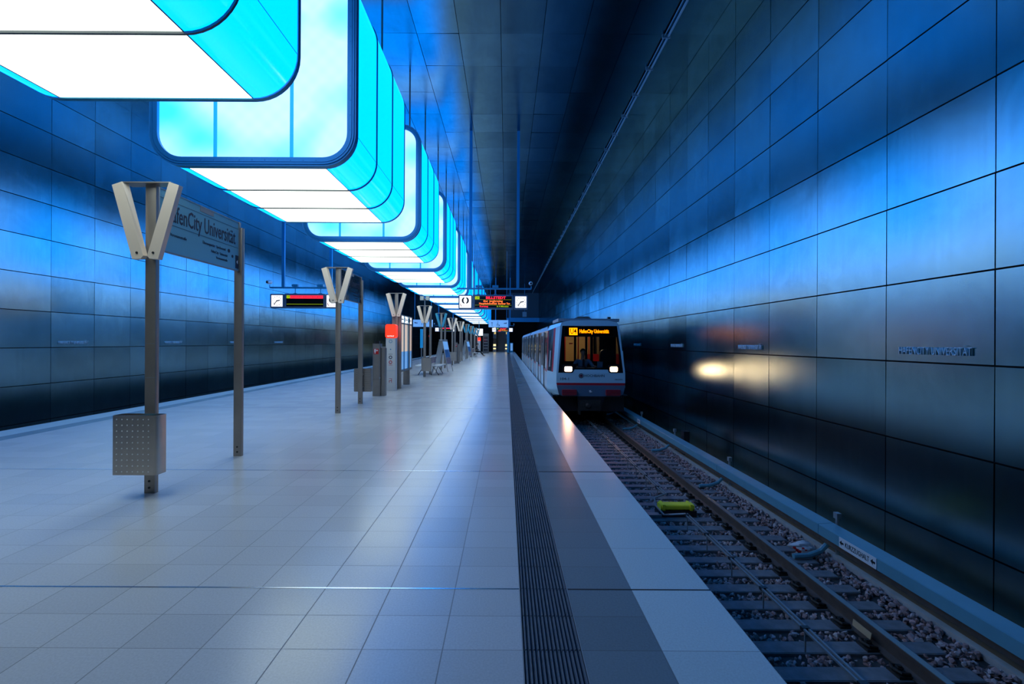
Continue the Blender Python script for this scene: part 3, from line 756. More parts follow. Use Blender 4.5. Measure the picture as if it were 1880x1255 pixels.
o = thing('loudspeaker_mast', 'small grey twin loudspeaker on a thin rod above the sign behind the bin', 'loudspeaker', (PX, 19.9, 0))
MB().tube([(0, 1.05, 3.268), (0, 1.05, 3.62)], .02, 8).build('mast_rod', 'steel', o)
for x in (-.13, .13): MB().rbox(x - .09, x + .09, .98, 1.12, 3.52, 3.70, .03).build('speaker_box', 'galv', o, 40)
o = thing('notice_cabinet', 'narrow upright blue-lit cabinet on the far left platform edge', 'cabinet', (-8.35, 44.7, 0))
MB().box(-.12, .12, -.1, .1, 1.0, 2.85).build('lit_panel', 'bluelit', o); MB().box(-.05, .05, -.05, .05, 0, 1.0).build('post', 'darksteel', o)
for x, c in ((-8.05, 'first'), (-7.6, 'second')):
    o = thing('signal_lamp', 'small glowing red signal lamp on a short post, %s from the left track edge' % c, 'signal lamp', (x, 44.9, 0), 0, 'red signal lamps')
    MB().tube([(0, 0, 0), (0, 0, 2.1)], .03, 8).build('post', 'darksteel', o); MB().box(-.10, .10, -.05, .05, 2.05, 2.28).build('lamp_housing', 'black', o); MB().tube([(0, -.07, 2.17), (0, -.05, 2.17)], .07, 12).build('lens', 'redlit', o)

# raised letters on the walls
for i, y in enumerate((5.32, 9.33, 13.34, 17.35, 21.36)):
    if i == 0: lb = 'raised steel HAFENCITY UNIVERSITÄT lettering on the right wall, nearest and largest'
    else: lb = 'raised HAFENCITY UNIVERSITÄT lettering on the right wall, %s from the camera' % ['', 'second', 'third', 'fourth', 'fifth'][i]
    o = text('wall_lettering', 'HAFENCITY UNIVERSITÄT', .135, (XR - .016, y, 1.535), TO_LEFT, 'letter', None, w=.90, ext=.012, bold=-.002)
    tag(o, lb, 'lettering', 'station name lettering on the walls')
for i, y in enumerate((13.34, 17.35, 21.36, 25.37)):
    o = text('wall_lettering', 'HAFENCITY UNIVERSITÄT', .135, (XL + .016, y, 1.535), TO_RIGHT, 'letter', None, w=.90, ext=.012, bold=-.002)
    tag(o, 'raised HAFENCITY UNIVERSITÄT lettering on left wall, %s' % ['left of nearest sign post', 'right of nearest sign post', 'beyond the nearest sign', 'beneath the left departure board'][i], 'lettering', 'station name lettering on the walls')

# ---------------------------------------------------------------- track
TC = 2.69
rails = []
for s, nm in ((-1, 'rail on the platform side, mostly hidden by the platform edge'), (1, 'rusty brown rail nearest the power rail cover')):
    x = TC + s * .7525; z = -1.0
    prof = [(-.036, 0), (.036, 0), (.036, -.035), (.010, -.045), (.010, -.135), (.065, -.152), (.065, -.162), (-.065, -.162), (-.065, -.152), (-.010, -.135), (-.010, -.045), (-.036, -.035)]
    t = thing('track_rail', 'long ' + nm, 'rail', (x, 0, z))
    MB().extr(prof[::-1], YA, 82).build('rail_body', 'rail', t)
    MB().box(-.030, .030, YA, 82, -.0005, .0012).build('running_surface', 'railtop', t)
    rails.append(t)
sl0 = None
for i in range(46):
    y = 1.83 + i * .335
    if y > 15.5: break
    if sl0 is None:
        m_ = MB(); m_.box(-1.29, 1.29, -.075, .075, -.012, 0); m_.box(-1.29, 1.29, -.01, .01, -.10, -.012)
        m_.box(-1.29, 1.29, -.085, -.07, -.03, -.004).box(-1.29, 1.29, .07, .085, -.03, -.004)
        sl0 = m_.build('sleeper', 'sleeper'); sl0.location = (TC, y, -1.162)
        tag(sl0, 'flat grey steel sleeper crossing under the rails between reddish ballast', 'sleeper', 'steel sleepers of the right track')
    else:
        c = sl0.copy(); C.objects.link(c); c.location = (TC, y, -1.162)
cl0 = None
for i in range(46):
    y = 1.83 + i * .335
    if y > 15.5: break
    for sx in (-1, 1):
        x = TC + .7525 + sx * .115
        if cl0 is None:
            t = thing('rail_clip', 'dark greasy bolted clip holding the brown rail to a sleeper', 'rail clip', (x, y, -1.162), 0, 'rail clips along the brown rail')
            MB().box(-.055, .055, -.07, .07, 0, .022).build('clip_plate', 'clip', t)
            MB().tube([(-.05, -.05, .03), (.03, -.055, .045), (.055, 0, .05), (.03, .055, .045), (-.05, .05, .03)], .013, 6).build('spring_clip', 'clip', t)
            MB().tube([(0, 0, .02), (0, 0, .075)], .018, 6).tube([(0, 0, .045), (0, 0, .062)], .03, 6).build('bolt', 'clip', t)
            cl0 = t
            if sx < 0: t.rotation_euler.z = PI
        else: dup(cl0, (x, y, -1.162), None, PI if sx < 0 else 0)

def rocks(name, n, region, seed, rmin, rmax, m):
    rg = np.random.default_rng(seed)
    ph = (1 + 5 ** .5) / 2
    V = np.array([(-1, ph, 0), (1, ph, 0), (-1, -ph, 0), (1, -ph, 0), (0, -1, ph), (0, 1, ph), (0, -1, -ph), (0, 1, -ph), (ph, 0, -1), (ph, 0, 1), (-ph, 0, -1), (-ph, 0, 1)], float)
    V /= np.linalg.norm(V[0])
    F = np.array([(0, 11, 5), (0, 5, 1), (0, 1, 7), (0, 7, 10), (0, 10, 11), (1, 5, 9), (5, 11, 4), (11, 10, 2), (10, 7, 6), (7, 1, 8), (3, 9, 4), (3, 4, 2), (3, 2, 6), (3, 6, 8), (3, 8, 9), (4, 9, 5), (2, 4, 11), (6, 2, 10), (8, 6, 7), (9, 8, 1)])
    P = region(rg, n); n = len(P)
    q = rg.normal(size=(n, 4)); q /= np.linalg.norm(q, axis=1)[:, None]
    w, x, y, z = q.T
    Rm = np.stack([1 - 2 * (y * y + z * z), 2 * (x * y - z * w), 2 * (x * z + y * w), 2 * (x * y + z * w), 1 - 2 * (x * x + z * z), 2 * (y * z - x * w), 2 * (x * z - y * w), 2 * (y * z + x * w), 1 - 2 * (x * x + y * y)], 1).reshape(n, 3, 3)
    S = rg.uniform(rmin, rmax, (n, 1)) * rg.uniform([.8, .6, .45], [1.2, 1., .8], (n, 3))
    B = V[None] * (1 + rg.uniform(-.42, .30, (n, 12, 1)))
    W = np.einsum('nij,nkj->nki', Rm, B * S[:, None, :]) + P[:, None, :]
    me = bpy.data.meshes.new(name); me.vertices.add(n * 12); me.vertices.foreach_set('co', W.reshape(-1))
    Fi = (F[None] + 12 * np.arange(n)[:, None, None]).reshape(-1)
    me.loops.add(len(Fi)); me.loops.foreach_set('vertex_index', Fi.astype(np.int32))
    me.polygons.add(n * 20); me.polygons.foreach_set('loop_start', np.arange(0, len(Fi), 3, dtype=np.int32))
    me.update(calc_edges=True); me.materials.append(m)
    me.polygons.foreach_set('use_smooth', np.zeros(n * 20, bool))
    a = me.attributes.new('tone', 'FLOAT', 'FACE'); a.data.foreach_set('value', np.repeat(rg.random(n), 20))
    o = bpy.data.objects.new(name, me); C.objects.link(o); return o
def ballast_mat():
    m = mat('ballast_stone', (.2, .15, .15), .85)
    nt = m.node_tree; b = nt.nodes['Principled BSDF']; at = nt.nodes.new('ShaderNodeAttribute'); at.attribute_name = 'tone'
    cr = nt.nodes.new('ShaderNodeValToRGB'); e = cr.color_ramp.elements
    e[0].color = (.15, .10, .10, 1); e[1].color = (.50, .45, .45, 1); x = e.new(.4); x.color = (.44, .27, .25, 1); x = e.new(.75); x.color = (.44, .34, .34, 1)
    nt.links.new(at.outputs['Fac'], cr.inputs[0]); nt.links.new(cr.outputs[0], b.inputs['Base Color']); return m
def reg(rg, n):
    y = rg.uniform(2.0, 16.5, n); x = rg.uniform(ES - .05, 4.24, n)
    ph = (y - 1.83) / .335; ph = np.abs(ph - np.round(ph)) * .335
    ins = (np.abs(x - TC) < 1.31) & (ph < .085 + .022)
    z = np.where(ins, -1.20, -1.185 + rg.normal(0, .010, n) + .018 * (x > 3.98))
    rail = np.abs(x - TC - .7525) < .095
    keep = ~(ins & (rg.random(n) < .97)) & ~(rail)
    return np.stack([x, y, z], 1)[keep]
b_ = rocks('ballast_gravel', 27000, reg, 11, .020, .036, ballast_mat())
tag(b_, 'reddish grey crushed stone ballast filling the right track bed', 'gravel', kind='stuff')

# centre guide cable
t = thing('cable_conductor', 'pair of thin grey rods on short stands running between the rails', 'track cable', (TC + .02, 0, 0))
g = MB()
for s in (-1, 1):
    g.box(s * .022 - .009, s * .022 + .009, 1.5, 6.85, -.958, -.94); g.box(s * .022 - .009, s * .022 + .009, 7.75, 15, -.958, -.94)
g.tube([(0, 6.85, -.95), (-.20, 6.95, -1.0), (-.24, 7.1, -1.06), (-.24, 7.5, -1.06), (-.2, 7.68, -1.0), (0, 7.75, -.95)], .014, 6)
g.build('conductor', 'galv', t)
for i in range(20):
    y = 2.1 + i * .67
    if 6.8 < y < 7.8: continue
    MB().box(-.034, .034, y - .02, y + .02, -.968, -.935).build('clamp', 'black', t)
    MB().box(-.006, .006, y - .006, y + .006, -1.162, -.96).build('stand', 'galv', t)
t = thing('track_magnet', 'bright yellow train control magnet lying between the rails', 'track magnet', (TC + .06, 7.36, -1.16))
MB().box(-.30, .30, -.10, .12, 0, .10).build('base', 'black', t)
m_ = MB(); m_.rbox(-.27, .27, -.085, .10, .10, .185, .03, 0, 4, 'x'); m_.build('cover', 'yellow', t, 40)
MB().box(.20, .24, -.092, .105, .10, .195).build('strap', 'yellow', t); MB().box(-.24, -.20, -.092, .105, .10, .195).build('strap', 'yellow', t)
MB().box(-.48, -.27, -.14, -.02, .0, .05).build('junction_box', 'galv', t)

# third rail
t = thing('power_rail', 'long blue-grey power rail cover beam along the foot of the right wall', 'power rail', (0, 0, 0))
joints = [YA, 3.07, 5.94, 8.81, 11.68, 14.55, 17.4, 20.3, 40, 60, 82]
for a, b in zip(joints[:-1], joints[1:]):
    MB().extr([(4.08, -.862), (4.08, -.735), (4.092, -.728), (4.275, -.716), (4.287, -.722), (4.287, -.862)][::1], a + .004, b - .004).build('cover_section', 'cover', t)
MB().box(4.13, 4.20, YA, 82, -.95, -.875).build('conductor_rail', 'rail', t)
for y in joints[1:8]:
    q = MB(); q.tube([(4.33, y, -1.13), (4.33, y, -.60)], .022, 8); q.box(4.30, 4.36, y - .035, y + .035, -.66, -.585); q.build('stanchion', 'galv', t)
    q = MB(); q.tube([(4.30, y + .0, -.84), (4.20, y - .02, -.97), (4.08, y - .04, -1.07), (3.92, y - .06, -1.115), (3.72, y - .06, -1.125)], [.03, .032, .032, .034, .034], 8); q.build('support_arm', 'cover', t)
for y, l, big in ((5.28, .56, 1), (14.0, .28, 0)):
    o = thing('track_marker', 'white plate with arrows reading KURZZUGHALT on the power rail cover' if big else 'small white marker plate on the far end of the power rail cover', 'marker plate', (4.078, y, -.797), 0)
    pl = MB().box(-.004, .001, -l / 2, l / 2, -.062, .062).build('plate', 'white', o)
    if big:
        text('lettering', 'KURZZUGHALT', .085, (-.0055, 0, 0), TO_LEFT, 'ink2', pl, w=.36)
        for s in (-1, 1):
            y_ = -s * .235   # both arrows point to the left as seen
            MB().add([(-.0055, y_ + .035, .0), (-.0055, y_, .034), (-.0055, y_, .012), (-.0055, y_ - .032, .012), (-.0055, y_ - .032, -.012), (-.0055, y_, -.012), (-.0055, y_, -.034)], [(0, 1, 2, 3, 4, 5, 6)]).build('arrow', 'ink2', pl)
    else: text('lettering', 'HALT', .05, (-.0055, 0, 0), TO_LEFT, 'ink2', pl, w=.18)
o = thing('junction_box', 'small black box behind the power rail cover', 'box', (4.45, 11.3, -1.13)); MB().rbox(-.07, .07, -.1, .1, 0, .55, .01).build('box_body', 'black', o); MB().box(-.075, .075, -.105, .105, .55, .565).build('lid', 'black', o)
# plastic bag
rg = random.Random(5); vs = []; fs = []; nu, nv = 22, 11
for j in range(nv + 1):
    for i in range(nu):
        a = 2 * PI * i / nu; u_ = j / nv; r_ = math.sin(PI * min(1, u_ * 1.02 + .02)) ** .7
        k_ = 1 + .20 * math.sin(3 * a + 5 * u_) + .13 * math.sin(7 * a + 9 * u_) + rg.uniform(-.13, .13)
        vs.append((-.17 + .34 * u_ + rg.uniform(-.008, .008), .085 * r_ * k_ * math.cos(a) * (.45 + .75 * u_), .085 + .085 * r_ * k_ * math.sin(a) * (.4 + .8 * u_)))
for j in range(nv):
    for i in range(nu): fs.append((j * nu + i, j * nu + (i + 1) % nu, (j + 1) * nu + (i + 1) % nu, (j + 1) * nu + i))
o = thing('plastic_bag', 'crumpled white and red plastic bag lying on the ballast', 'plastic bag', (3.93, 6.05, -1.165), R(-12))
bg = MB(); bg.add(vs, fs); bo = bg.build('bag_body', ['bag', 'red'], o, 25)
for i, pl in enumerate(bo.data.polygons):
    c_ = pl.center
    if -.12 < c_.x < .06 and (int((c_.x * 40) + c_.z * 50) % 4 == 0) and c_.z < .10: pl.material_index = 1
tag(MB().box(-.004, .004, -.11, .11, -.03, .03).build('paper_scrap', 'wood', loc=(3.372, 4.30, -1.075)), 'tan strip of litter leaning on the web of the brown rail', 'litter')
bpy.data.objects['paper_scrap'].rotation_euler = (0, R(8), 0)

# far fittings
st = thing('staircase', 'far grey staircase rising at the end of the platform', 'stairs', (-.95, 75.6, 0))
m_ = MB()
for i in range(22): m_.box(-.66, .66, i * .22, 4.85, i * .17 - .0, (i + 1) * .17)
m_.build('steps', 'step', st)
for x, nm in ((-1.95, 'left'), (.05, 'right')):
    e = thing('escalator', 'distant escalator with yellow lights on the %s of the stairs' % nm, 'escalator', (x + (.0 if x < 0 else -.04), 74.4, 0))
    MB().add([(a, y, z) for a in (-.28, .28) for y, z in ((0, 0), (6, 3.4), (6, 4.3), (.6, 1.0), (0, 1.0))], [(0, 1, 2, 3, 4), (9, 8, 7, 6, 5), (0, 5, 6, 1), (3, 2, 7, 8), (4, 3, 8, 9), (0, 4, 9, 5)]).build('balustrade', 'darksteel', e)
    MB().box(-.2, .2, -.03, .02, .95, 1.25).box(-.2, .2, -.03, .02, .45, .62).box(-.1, .2, .0, .1, 2.9, 4.2).build('yellow_lamp', 'amber', e)
    MB().box(-.26, .26, .0, .08, 2.2, 4.6).build('portal_frame', 'step', e)
o = thing('glass_kiosk', 'distant glass fronted vending cabinet beside the stairs', 'vending machine', (-2.95, 64.5, 0))
MB().box(-.42, .42, 0, .6, 0, 2.8).build('cabinet', 'step', o); MB().box(-.3, .3, -.02, 0, .3, 2.4).build('glass_door', 'traindark', o)
for z in (.7, 1.1, 1.5, 1.9): MB().box(-.28, .28, -.035, -.02, z, z + .05).build('shelf', 'galv', o)
o = thing('lit_information_board', 'distant white backlit board hanging left of the stairs', 'sign', (-3.65, 60.3, 0))
MB().box(-.50, .50, -.06, .06, 2.45, 3.35).build('board', 'lit', o); MB().box(-.03, .03, -.03, .03, 3.45, ZC).build('hanger', 'frame', o)
o = thing('blank_sign_board', 'small plain grey square board hanging right of the far pillar', 'sign', (2.35, 60, 0))
MB().box(-.27, .27, -.03, .03, 4.95, 5.6).build('board', 'galv', o); MB().box(-.02, .02, -.02, .02, 5.6, ZC).build('hanger', 'frame', o)
o = thing('equipment_cabinet', 'blue-grey equipment cabinet at the far end beside the train tunnel', 'cabinet', (.75, 72.5, 0))
MB().box(-.2, .3, 0, .4, 0, 1.5).build('cabinet_body', 'frame', o); MB().box(-.12, .22, -.02, 0, .25, 1.4).build('door', 'signblue', o)

# ---------------------------------------------------------------- people
def skin_mesh(name, nodes, edges, m, parent=None, sub=1, root=0):
    """nodes: list of (co, radius or (rx, ry)); one continuous skinned surface, baked to a plain mesh"""
    me = bpy.data.meshes.new(name); me.from_pydata([n[0] for n in nodes], edges, [])
    o = bpy.data.objects.new(name, me); C.objects.link(o)
    sk = o.modifiers.new('skin', 'SKIN'); sk.use_smooth_shade = True; sk.branch_smoothing = .4
    for i, n in enumerate(nodes):
        d = me.skin_vertices[0].data[i]; r = n[1]; d.radius = r if isinstance(r, tuple) else (r, r); d.use_root = (i == root)
    s = o.modifiers.new('sub', 'SUBSURF'); s.levels = sub; s.render_levels = sub
    bpy.context.view_layer.update()
    m2 = bpy.data.meshes.new_from_object(o.evaluated_get(bpy.context.evaluated_depsgraph_get()))
    o.modifiers.clear(); o.data = m2; m2.name = name; m2.materials.clear(); m2.materials.append(M[m])
    m2.polygons.foreach_set('use_smooth', [True] * len(m2.polygons))
    if parent: o.parent = parent
    return o
def body(J, parent):
    """J: joint dict -> body surface with head, hands with five fingers, feet"""
    V, E = [], []
    def n(p, r): V.append((tuple(p), r)); return len(V) - 1
    def ch(a, pts):
        for p, r in pts: b = n(p, r); E.append((a, b)); a = b
        return a
    pel = n(J['pelvis'], (.15, .12)); 
    w = ch(pel, [(J['waist'], (.13, .10)), (J['chest'], (.16, .11)), (J['neckbase'], (.07, .07))])
    chest = 2
    hd = J['head']; nb = Vector(J['neckbase']); hv = Vector(hd); d = (hv - nb).normalized()
    f = Vector(J['face']).normalized()
    neck = ch(w, [(nb + d * .06, .055), (hv - d * .055 + f * .012, (.066, .075)), (hv + d * .01, (.08, .095)), (hv + d * .075, (.072, .085)), (hv + d * .115, (.04, .045))])
    for s in ('L', 'R'):
        h = ch(pel, [(J['hip' + s], .095), ((Vector(J['hip' + s]) + Vector(J['knee' + s])) / 2, .078), (J['knee' + s], .058), ((Vector(J['knee' + s]) * .6 + Vector(J['ank' + s]) * .4), .056), (J['ank' + s], .038), (J['toe' + s], (.035, .028))])
        hand = Vector(J['hand' + s]); el = Vector(J['elb' + s]); fd = (hand - el).normalized()
        a = ch(chest, [(J['sho' + s], .062), ((Vector(J['sho' + s]) + el) / 2, .05), (el, .042), ((el + hand) / 2, .038), (hand - fd * .02, .026), (hand + fd * .04, (.032, .018))])
        side = fd.cross(Vector((0, 0, 1))).normalized(); dn = Vector((0, 0, -1))
        for k, l in enumerate((.07, .08, .075, .06)):
            b = hand + fd * .06 + side * (.033 - .022 * k)
            ch(a, [(b, .010), (b + fd * l * .5 + dn * .008, .009), (b + fd * l + dn * .03, .007)])
        ch(a, [(hand + fd * .01 + side * (.05 if s == 'L' else -.05), .011), (hand + fd * .05 + side * (.07 if s == 'L' else -.07) + dn * .015, .009)])
    b = skin_mesh('body', V, E, 'skin', parent, 1, 0)
    hm = hv + d * .02
    side = f.cross(d).normalized()
    fc = MB()
    for s in (-1, 1):
        e = hm + f * .088 + side * s * .032 + d * .0
        fc.tube([e - side * .012, e + side * .012], .006, 6)
        q = hm + side * s * .082; fc.tube([q + d * .025, q, q - d * .03], [.010, .016, .010], 6)
    fc.tube([hm + f * .088 + d * .0, hm + f * .115 - d * .035], [.007, .014], 6); fc.tube([hm + f * .09 - d * .065 - side * .022, hm + f * .09 - d * .065 + side * .022], .006, 6)
    fc.build('facial_feature', 'skin', b)
    return b
def clothes(J, parent, top='cloth', legs='cloth', sleeve=True):
    V, E = [], []
    def n(p, r): V.append((tuple(p), r)); return len(V) - 1
    def ch(a, pts):
        for p, r in pts: b = n(p, r); E.append((a, b)); a = b
        return a
    pel = n(J['pelvis'], (.165, .135)); ch(pel, [(J['waist'], (.155, .125)), (J['chest'], (.185, .135)), (Vector(J['neckbase']) - Vector((0, 0, .02)), (.09, .085))])
    for s in ('L', 'R'):
        el = Vector(J['elb' + s]); ha = Vector(J['hand' + s])
        ch(2, [(J['sho' + s], .08), ((Vector(J['sho' + s]) + el) / 2, .066), (el, .058), (el.lerp(ha, .5), .052), (el.lerp(ha, .88), .042)])
    skin_mesh('jacket', V, E, top, parent, 1, 0)
    V.clear(); E.clear()
    pel = n(Vector(J['pelvis']) - Vector((0, 0, .02)), (.17, .14))
    for s in ('L', 'R'):
        k = Vector(J['knee' + s]); a = Vector(J['ank' + s])
        ch(pel, [(J['hip' + s], .11), ((Vector(J['hip' + s]) + k) / 2, .092), (k, .074), (k.lerp(a, .5), .068), (k.lerp(a, .93), .058)])
    skin_mesh('trousers', V, E, legs, parent, 1, 0)
    for s in ('L', 'R'):
        a = Vector(J['ank' + s]); t_ = Vector(J['toe' + s]); d = (t_ - a).normalized()
        skin_mesh('shoe', [(a - d * .06 - Vector((0, 0, .02)), .04), (a + d * .05 - Vector((0, 0, .02)), (.048, .042)), (t_ + d * .03, (.045, .03))], [(0, 1), (1, 2)], 'black', parent, 1, 0)
def hair(J, parent, m='hair'):
    hv = Vector(J['head']); nb = Vector(J['neckbase']); d = (hv - nb).normalized(); f = Vector(J['face']).normalized()
    c = hv + d * .065 - f * .015; side = f.cross(d).normalized()
    vs = []; fs = []; nu, nv = 14, 7
    for j in range(nv + 1):
        t = PI * .62 * j / nv
        for i in range(nu):
            a = 2 * PI * i / nu
            cut = 1 - .45 * max(0, math.cos(a))
            tt = t * cut
            vs.append(c + (f * math.cos(a) * .112 + side * math.sin(a) * .098) * math.sin(tt) + d * (.095 * math.cos(tt)))
    for j in range(nv):
        for i in range(nu): fs.append((j * nu + i, j * nu + (i + 1) % nu, (j + 1) * nu + (i + 1) % nu, (j + 1) * nu + i))
    return MB().add(vs, fs).build('hair', m, parent, 60)

# seated person on the far bench, leaning back with outstretched legs
pt = thing('person', 'distant person in black clothes sitting on a white bench with legs stretched out', 'person', (-3.30, 49.9, .03))
J = dict(pelvis=(0, 0, .62), waist=(-.03, 0, .78), chest=(-.02, 0, .96), neckbase=(.04, 0, 1.16), head=(.12, 0, 1.27), face=(.8, -.1, -.5),
         hipL=(.06, .10, .54), hipR=(.06, -.10, .54), kneeL=(.46, .12, .50), kneeR=(.44, -.12, .52), ankL=(.78, .10, .13), ankR=(.74, -.14, .13), toeL=(.93, .12, .07), toeR=(.90, -.18, .07),
         shoL=(-.01, .19, 1.08), shoR=(-.01, -.19, 1.08), elbL=(.08, .27, .82), elbR=(.08, -.27, .82), handL=(.28, .12, .70), handR=(.28, -.12, .70))
body(J, pt); clothes(J, pt); hair(J, pt)

# train driver behind the windshield
dv = thing('person', 'train driver in a blue shirt and dark tie seated behind the windshield', 'person', (TC - .10, 15.42, 0))
J = dict(pelvis=(0, .12, .36), waist=(0, .10, .58), chest=(0, .05, .86), neckbase=(0, .02, 1.10), head=(0, -.02, 1.26), face=(.05, -1, -.12),
         hipL=(.10, .05, .34), hipR=(-.10, .05, .34), kneeL=(.14, -.36, .38), kneeR=(-.14, -.36, .38), ankL=(.14, -.40, -.02), ankR=(-.14, -.40, -.02), toeL=(.15, -.52, -.06), toeR=(-.15, -.52, -.06),
         shoL=(.20, .04, 1.01), shoR=(-.20, .04, 1.01), elbL=(.33, -.12, .80), elbR=(-.34, -.10, .80), handL=(.36, -.38, .83), handR=(-.30, -.38, .83))
body(J, dv); clothes(J, dv, 'shirt', 'cloth'); hair(J, dv)
MB().add([(-.03, -.10, 1.05), (.03, -.10, 1.05), (.042, -.13, .72), (0, -.135, .66), (-.042, -.13, .72)], [(0, 4, 3, 2, 1)]).build('tie', 'tie', dv)

# ---------------------------------------------------------------- train
tr = thing('underground_train', 'white and red U4 underground train arriving with headlights on', 'train', (TC, 14.5, 0))
def Yf(z): return 0 if z < .65 else .26 * (z - .65) / 1.6
BODY = [(1.20, -.62), (1.28, -.15), (1.29, .33), (1.29, .65), (1.28, 1.3), (1.265, 2.02), (1.16, 2.20), (.80, 2.31), (0, 2.35)]
NOSE = [(1.00, -.02), (1.08, .25), (1.10, .33), (1.095, .65), (1.02, 1.40), (.955, 2.156), (.90, 2.27), (.62, 2.33), (0, 2.345)]
def carbody(y0, y1, name):
    n = len(BODY)
    for (a, b, mt, nm) in ((0, 3, 'trainside', 'lower_side_panel'), (3, 5, 'traindark', 'window_band'), (5, 8, 'trainroof', 'roof')):
        for s in (-1, 1):
            m_ = MB(); vs = [(s * x, y0, z) for x, z in BODY[a:b + 1]] + [(s * x, y1, z) for x, z in BODY[a:b + 1]]; k = b + 1 - a
            fs = [(i, i + 1, k + i + 1, k + i) for i in range(k - 1)]
            if s > 0: fs = [f_[::-1] for f_ in fs]
            m_.add(vs, fs); m_.build(nm, mt, tr, 40)
    for y in (y0, y1):
        MB().add([(s * x, y, z) for s, PP_ in ((-1, BODY), (1, BODY[::-1])) for x, z in PP_][:-1] if False else [(-x, y, z) for x, z in BODY] + [(x, y, z) for x, z in BODY[-2::-1]], [tuple(range(2 * n - 1))]).build('end_wall', 'traindark', tr)
# first car starts behind the cab, open towards it
n = len(BODY)
YC = 1.25
carbody(YC, 13.2, 'car')
bpy.data.objects.remove([c for c in tr.children if c.name.startswith('end_wall')][0])
carbody(13.7, 27.0, 'car')
MB().box(-1.1, 1.1, 13.2, 13.7, -.2, 2.15).build('gangway_bellows', 'black', tr)
# cab sides: nose ring to body ring
NR = [(x, Yf(z), z) for x, z in NOSE]
for s in (-1, 1):
    def strip(a, b, mt, nm, off=0):
        vs = [(s * x, y, z) for x, y, z in NR[a:b + 1]] + [(s * x, YC, z) for x, z in BODY[a:b + 1]]; k = b + 1 - a
        fs = [(i, i + 1, k + i + 1, k + i) for i in range(k - 1)]
        if s < 0: fs = [f_[::-1] for f_ in fs]
        return MB().add(vs, fs[::-1]).build(nm, mt, tr, 40)
    strip(0, 3, 'trainwhite', 'cab_lower_side'); strip(5, 8, 'trainwhite', 'cab_roof')
    # upper cab side: white corner post, red and dark door zone
    def lerp(i, t):
        a, b = Vector((s * NR[i][0], NR[i][1], NR[i][2])), Vector((s * BODY[i][0], YC, BODY[i][1])); return a.lerp(b, t)
    for t0, t1, mt, nm in ((0, .34, 'trainwhite', 'corner_post'), (.34, .50, 'trainred', 'red_stripe'), (.50, .92, 'traindark', 'cab_door'), (.92, 1., 'trainred', 'red_stripe')):
        vs = [lerp(i, t_) for i in (3, 4, 5) for t_ in (t0, t1)]
        fs = [(0, 1, 3, 2), (2, 3, 5, 4)]
        MB().add(vs, fs if s > 0 else [f_[::-1] for f_ in fs]).build(nm, mt, tr)
    a, b = lerp(3, .6), lerp(4, .6)
    MB().tube([a + Vector((s * .03, 0, .15)), b + Vector((s * .03, 0, .0))], .018, 8).build('grab_handle', 'white', tr)
# front face
def fp(x, z, o=0.): return (x, Yf(z) - o, z)
notch = [(-.60, .65), (-.51, .755), (.535, .755), (.64, .65)]
low = [(-1.10, .33), (1.10, .33), (1.095, .65), (.64, .65), (.535, .755), (-.51, .755), (-.60, .65), (-1.095, .65)]
MB().add([fp(x, .64 if z > .33 and abs(z - .65) < .01 else min(z, .755)) if False else (x, 0 if z <= .65 else Yf(z), z) for x, z in low], [tuple(range(len(low)))]).build('front_panel', 'trainwhite', tr)
fp_obj = tr.children[-1]
GB, GT = 1.035, .885
for s in (-1, 1):
    q = [(s * GB, .65), (s * 1.095, .65), (s * 1.02, 1.40), (s * .955, 2.156), (s * GT, 2.156), (s * .965, 1.40)]
    MB().add([fp(x, z) for x, z in (q if s > 0 else q[::-1])], [tuple(range(6))]).build('windshield_pillar', 'trainwhite', tr)
q = [(-.955, 2.156), (.955, 2.156), (.90, 2.27), (.62, 2.33), (0, 2.345), (-.62, 2.33), (-.90, 2.27)]
MB().add([fp(x, z) for x, z in q], [tuple(range(7))]).build('front_header', 'trainwhite', tr)
q = [(-GB, .65), (-.60, .65), (-.51, .755), (.535, .755), (.64, .65), (GB, .65), (.965, 1.4), (GT, 2.156), (-GT, 2.156), (-.965, 1.4)]
MB().add([fp(x, z) for x, z in q], [tuple(range(10))]).build('windshield', 'shield', tr)
# black surround behind the glass
q = MB()
def plate(pts, off=-.02): q.add([fp(x, z, off) for x, z in pts], [tuple(range(len(pts)))])
plate([(-GB, .65), (-.60, .65), (-.51, .755), (-.40, .93), (-.97, .93)]); plate([(.64, .65), (GB, .65), (.97, .93), (.42, .93), (.535, .755)])
plate([(-.51, .755), (.535, .755), (.42, .80), (-.40, .80)])
plate([(-GT - .02, 1.80), (GT + .02, 1.80), (GT, 2.156), (-GT, 2.156)]); 
for s in (-1, 1): plate([(s * GB, .65), (s * .96, 1.4), (s * GT, 2.156), (s * (GT - .05), 2.156), (s * .90, 1.4), (s * .97, .65)][::s])
q.build('black_surround', 'black', tr)
ds = MB().add([fp(x, z, .0) for x, z in ((-.80, 1.825), (.80, 1.825), (.80, 2.12), (-.80, 2.12))], [(0, 1, 2, 3)]).build('destination_display', 'ledscreen', tr); ds.location.y = .012
tilt = (PI / 2 - math.atan(.26 / 1.6), 0, 0)
MB().add([fp(x, z, .004) for x, z in ((-.665, 1.855), (-.40, 1.855), (-.40, 2.09), (-.665, 2.09))], [(0, 1, 2, 3)]).build('line_badge', 'ledyellow', ds)
text('lettering', 'U4', .24, (-.533, Yf(1.97) - .010, 1.972), tilt, 'ink2', ds, w=.20, bold=.003)
text('lettering', 'HafenCity Universität', .17, (.14, Yf(1.97) - .006, 1.975), tilt, 'ledyellow', ds, w=.95, bold=.004)
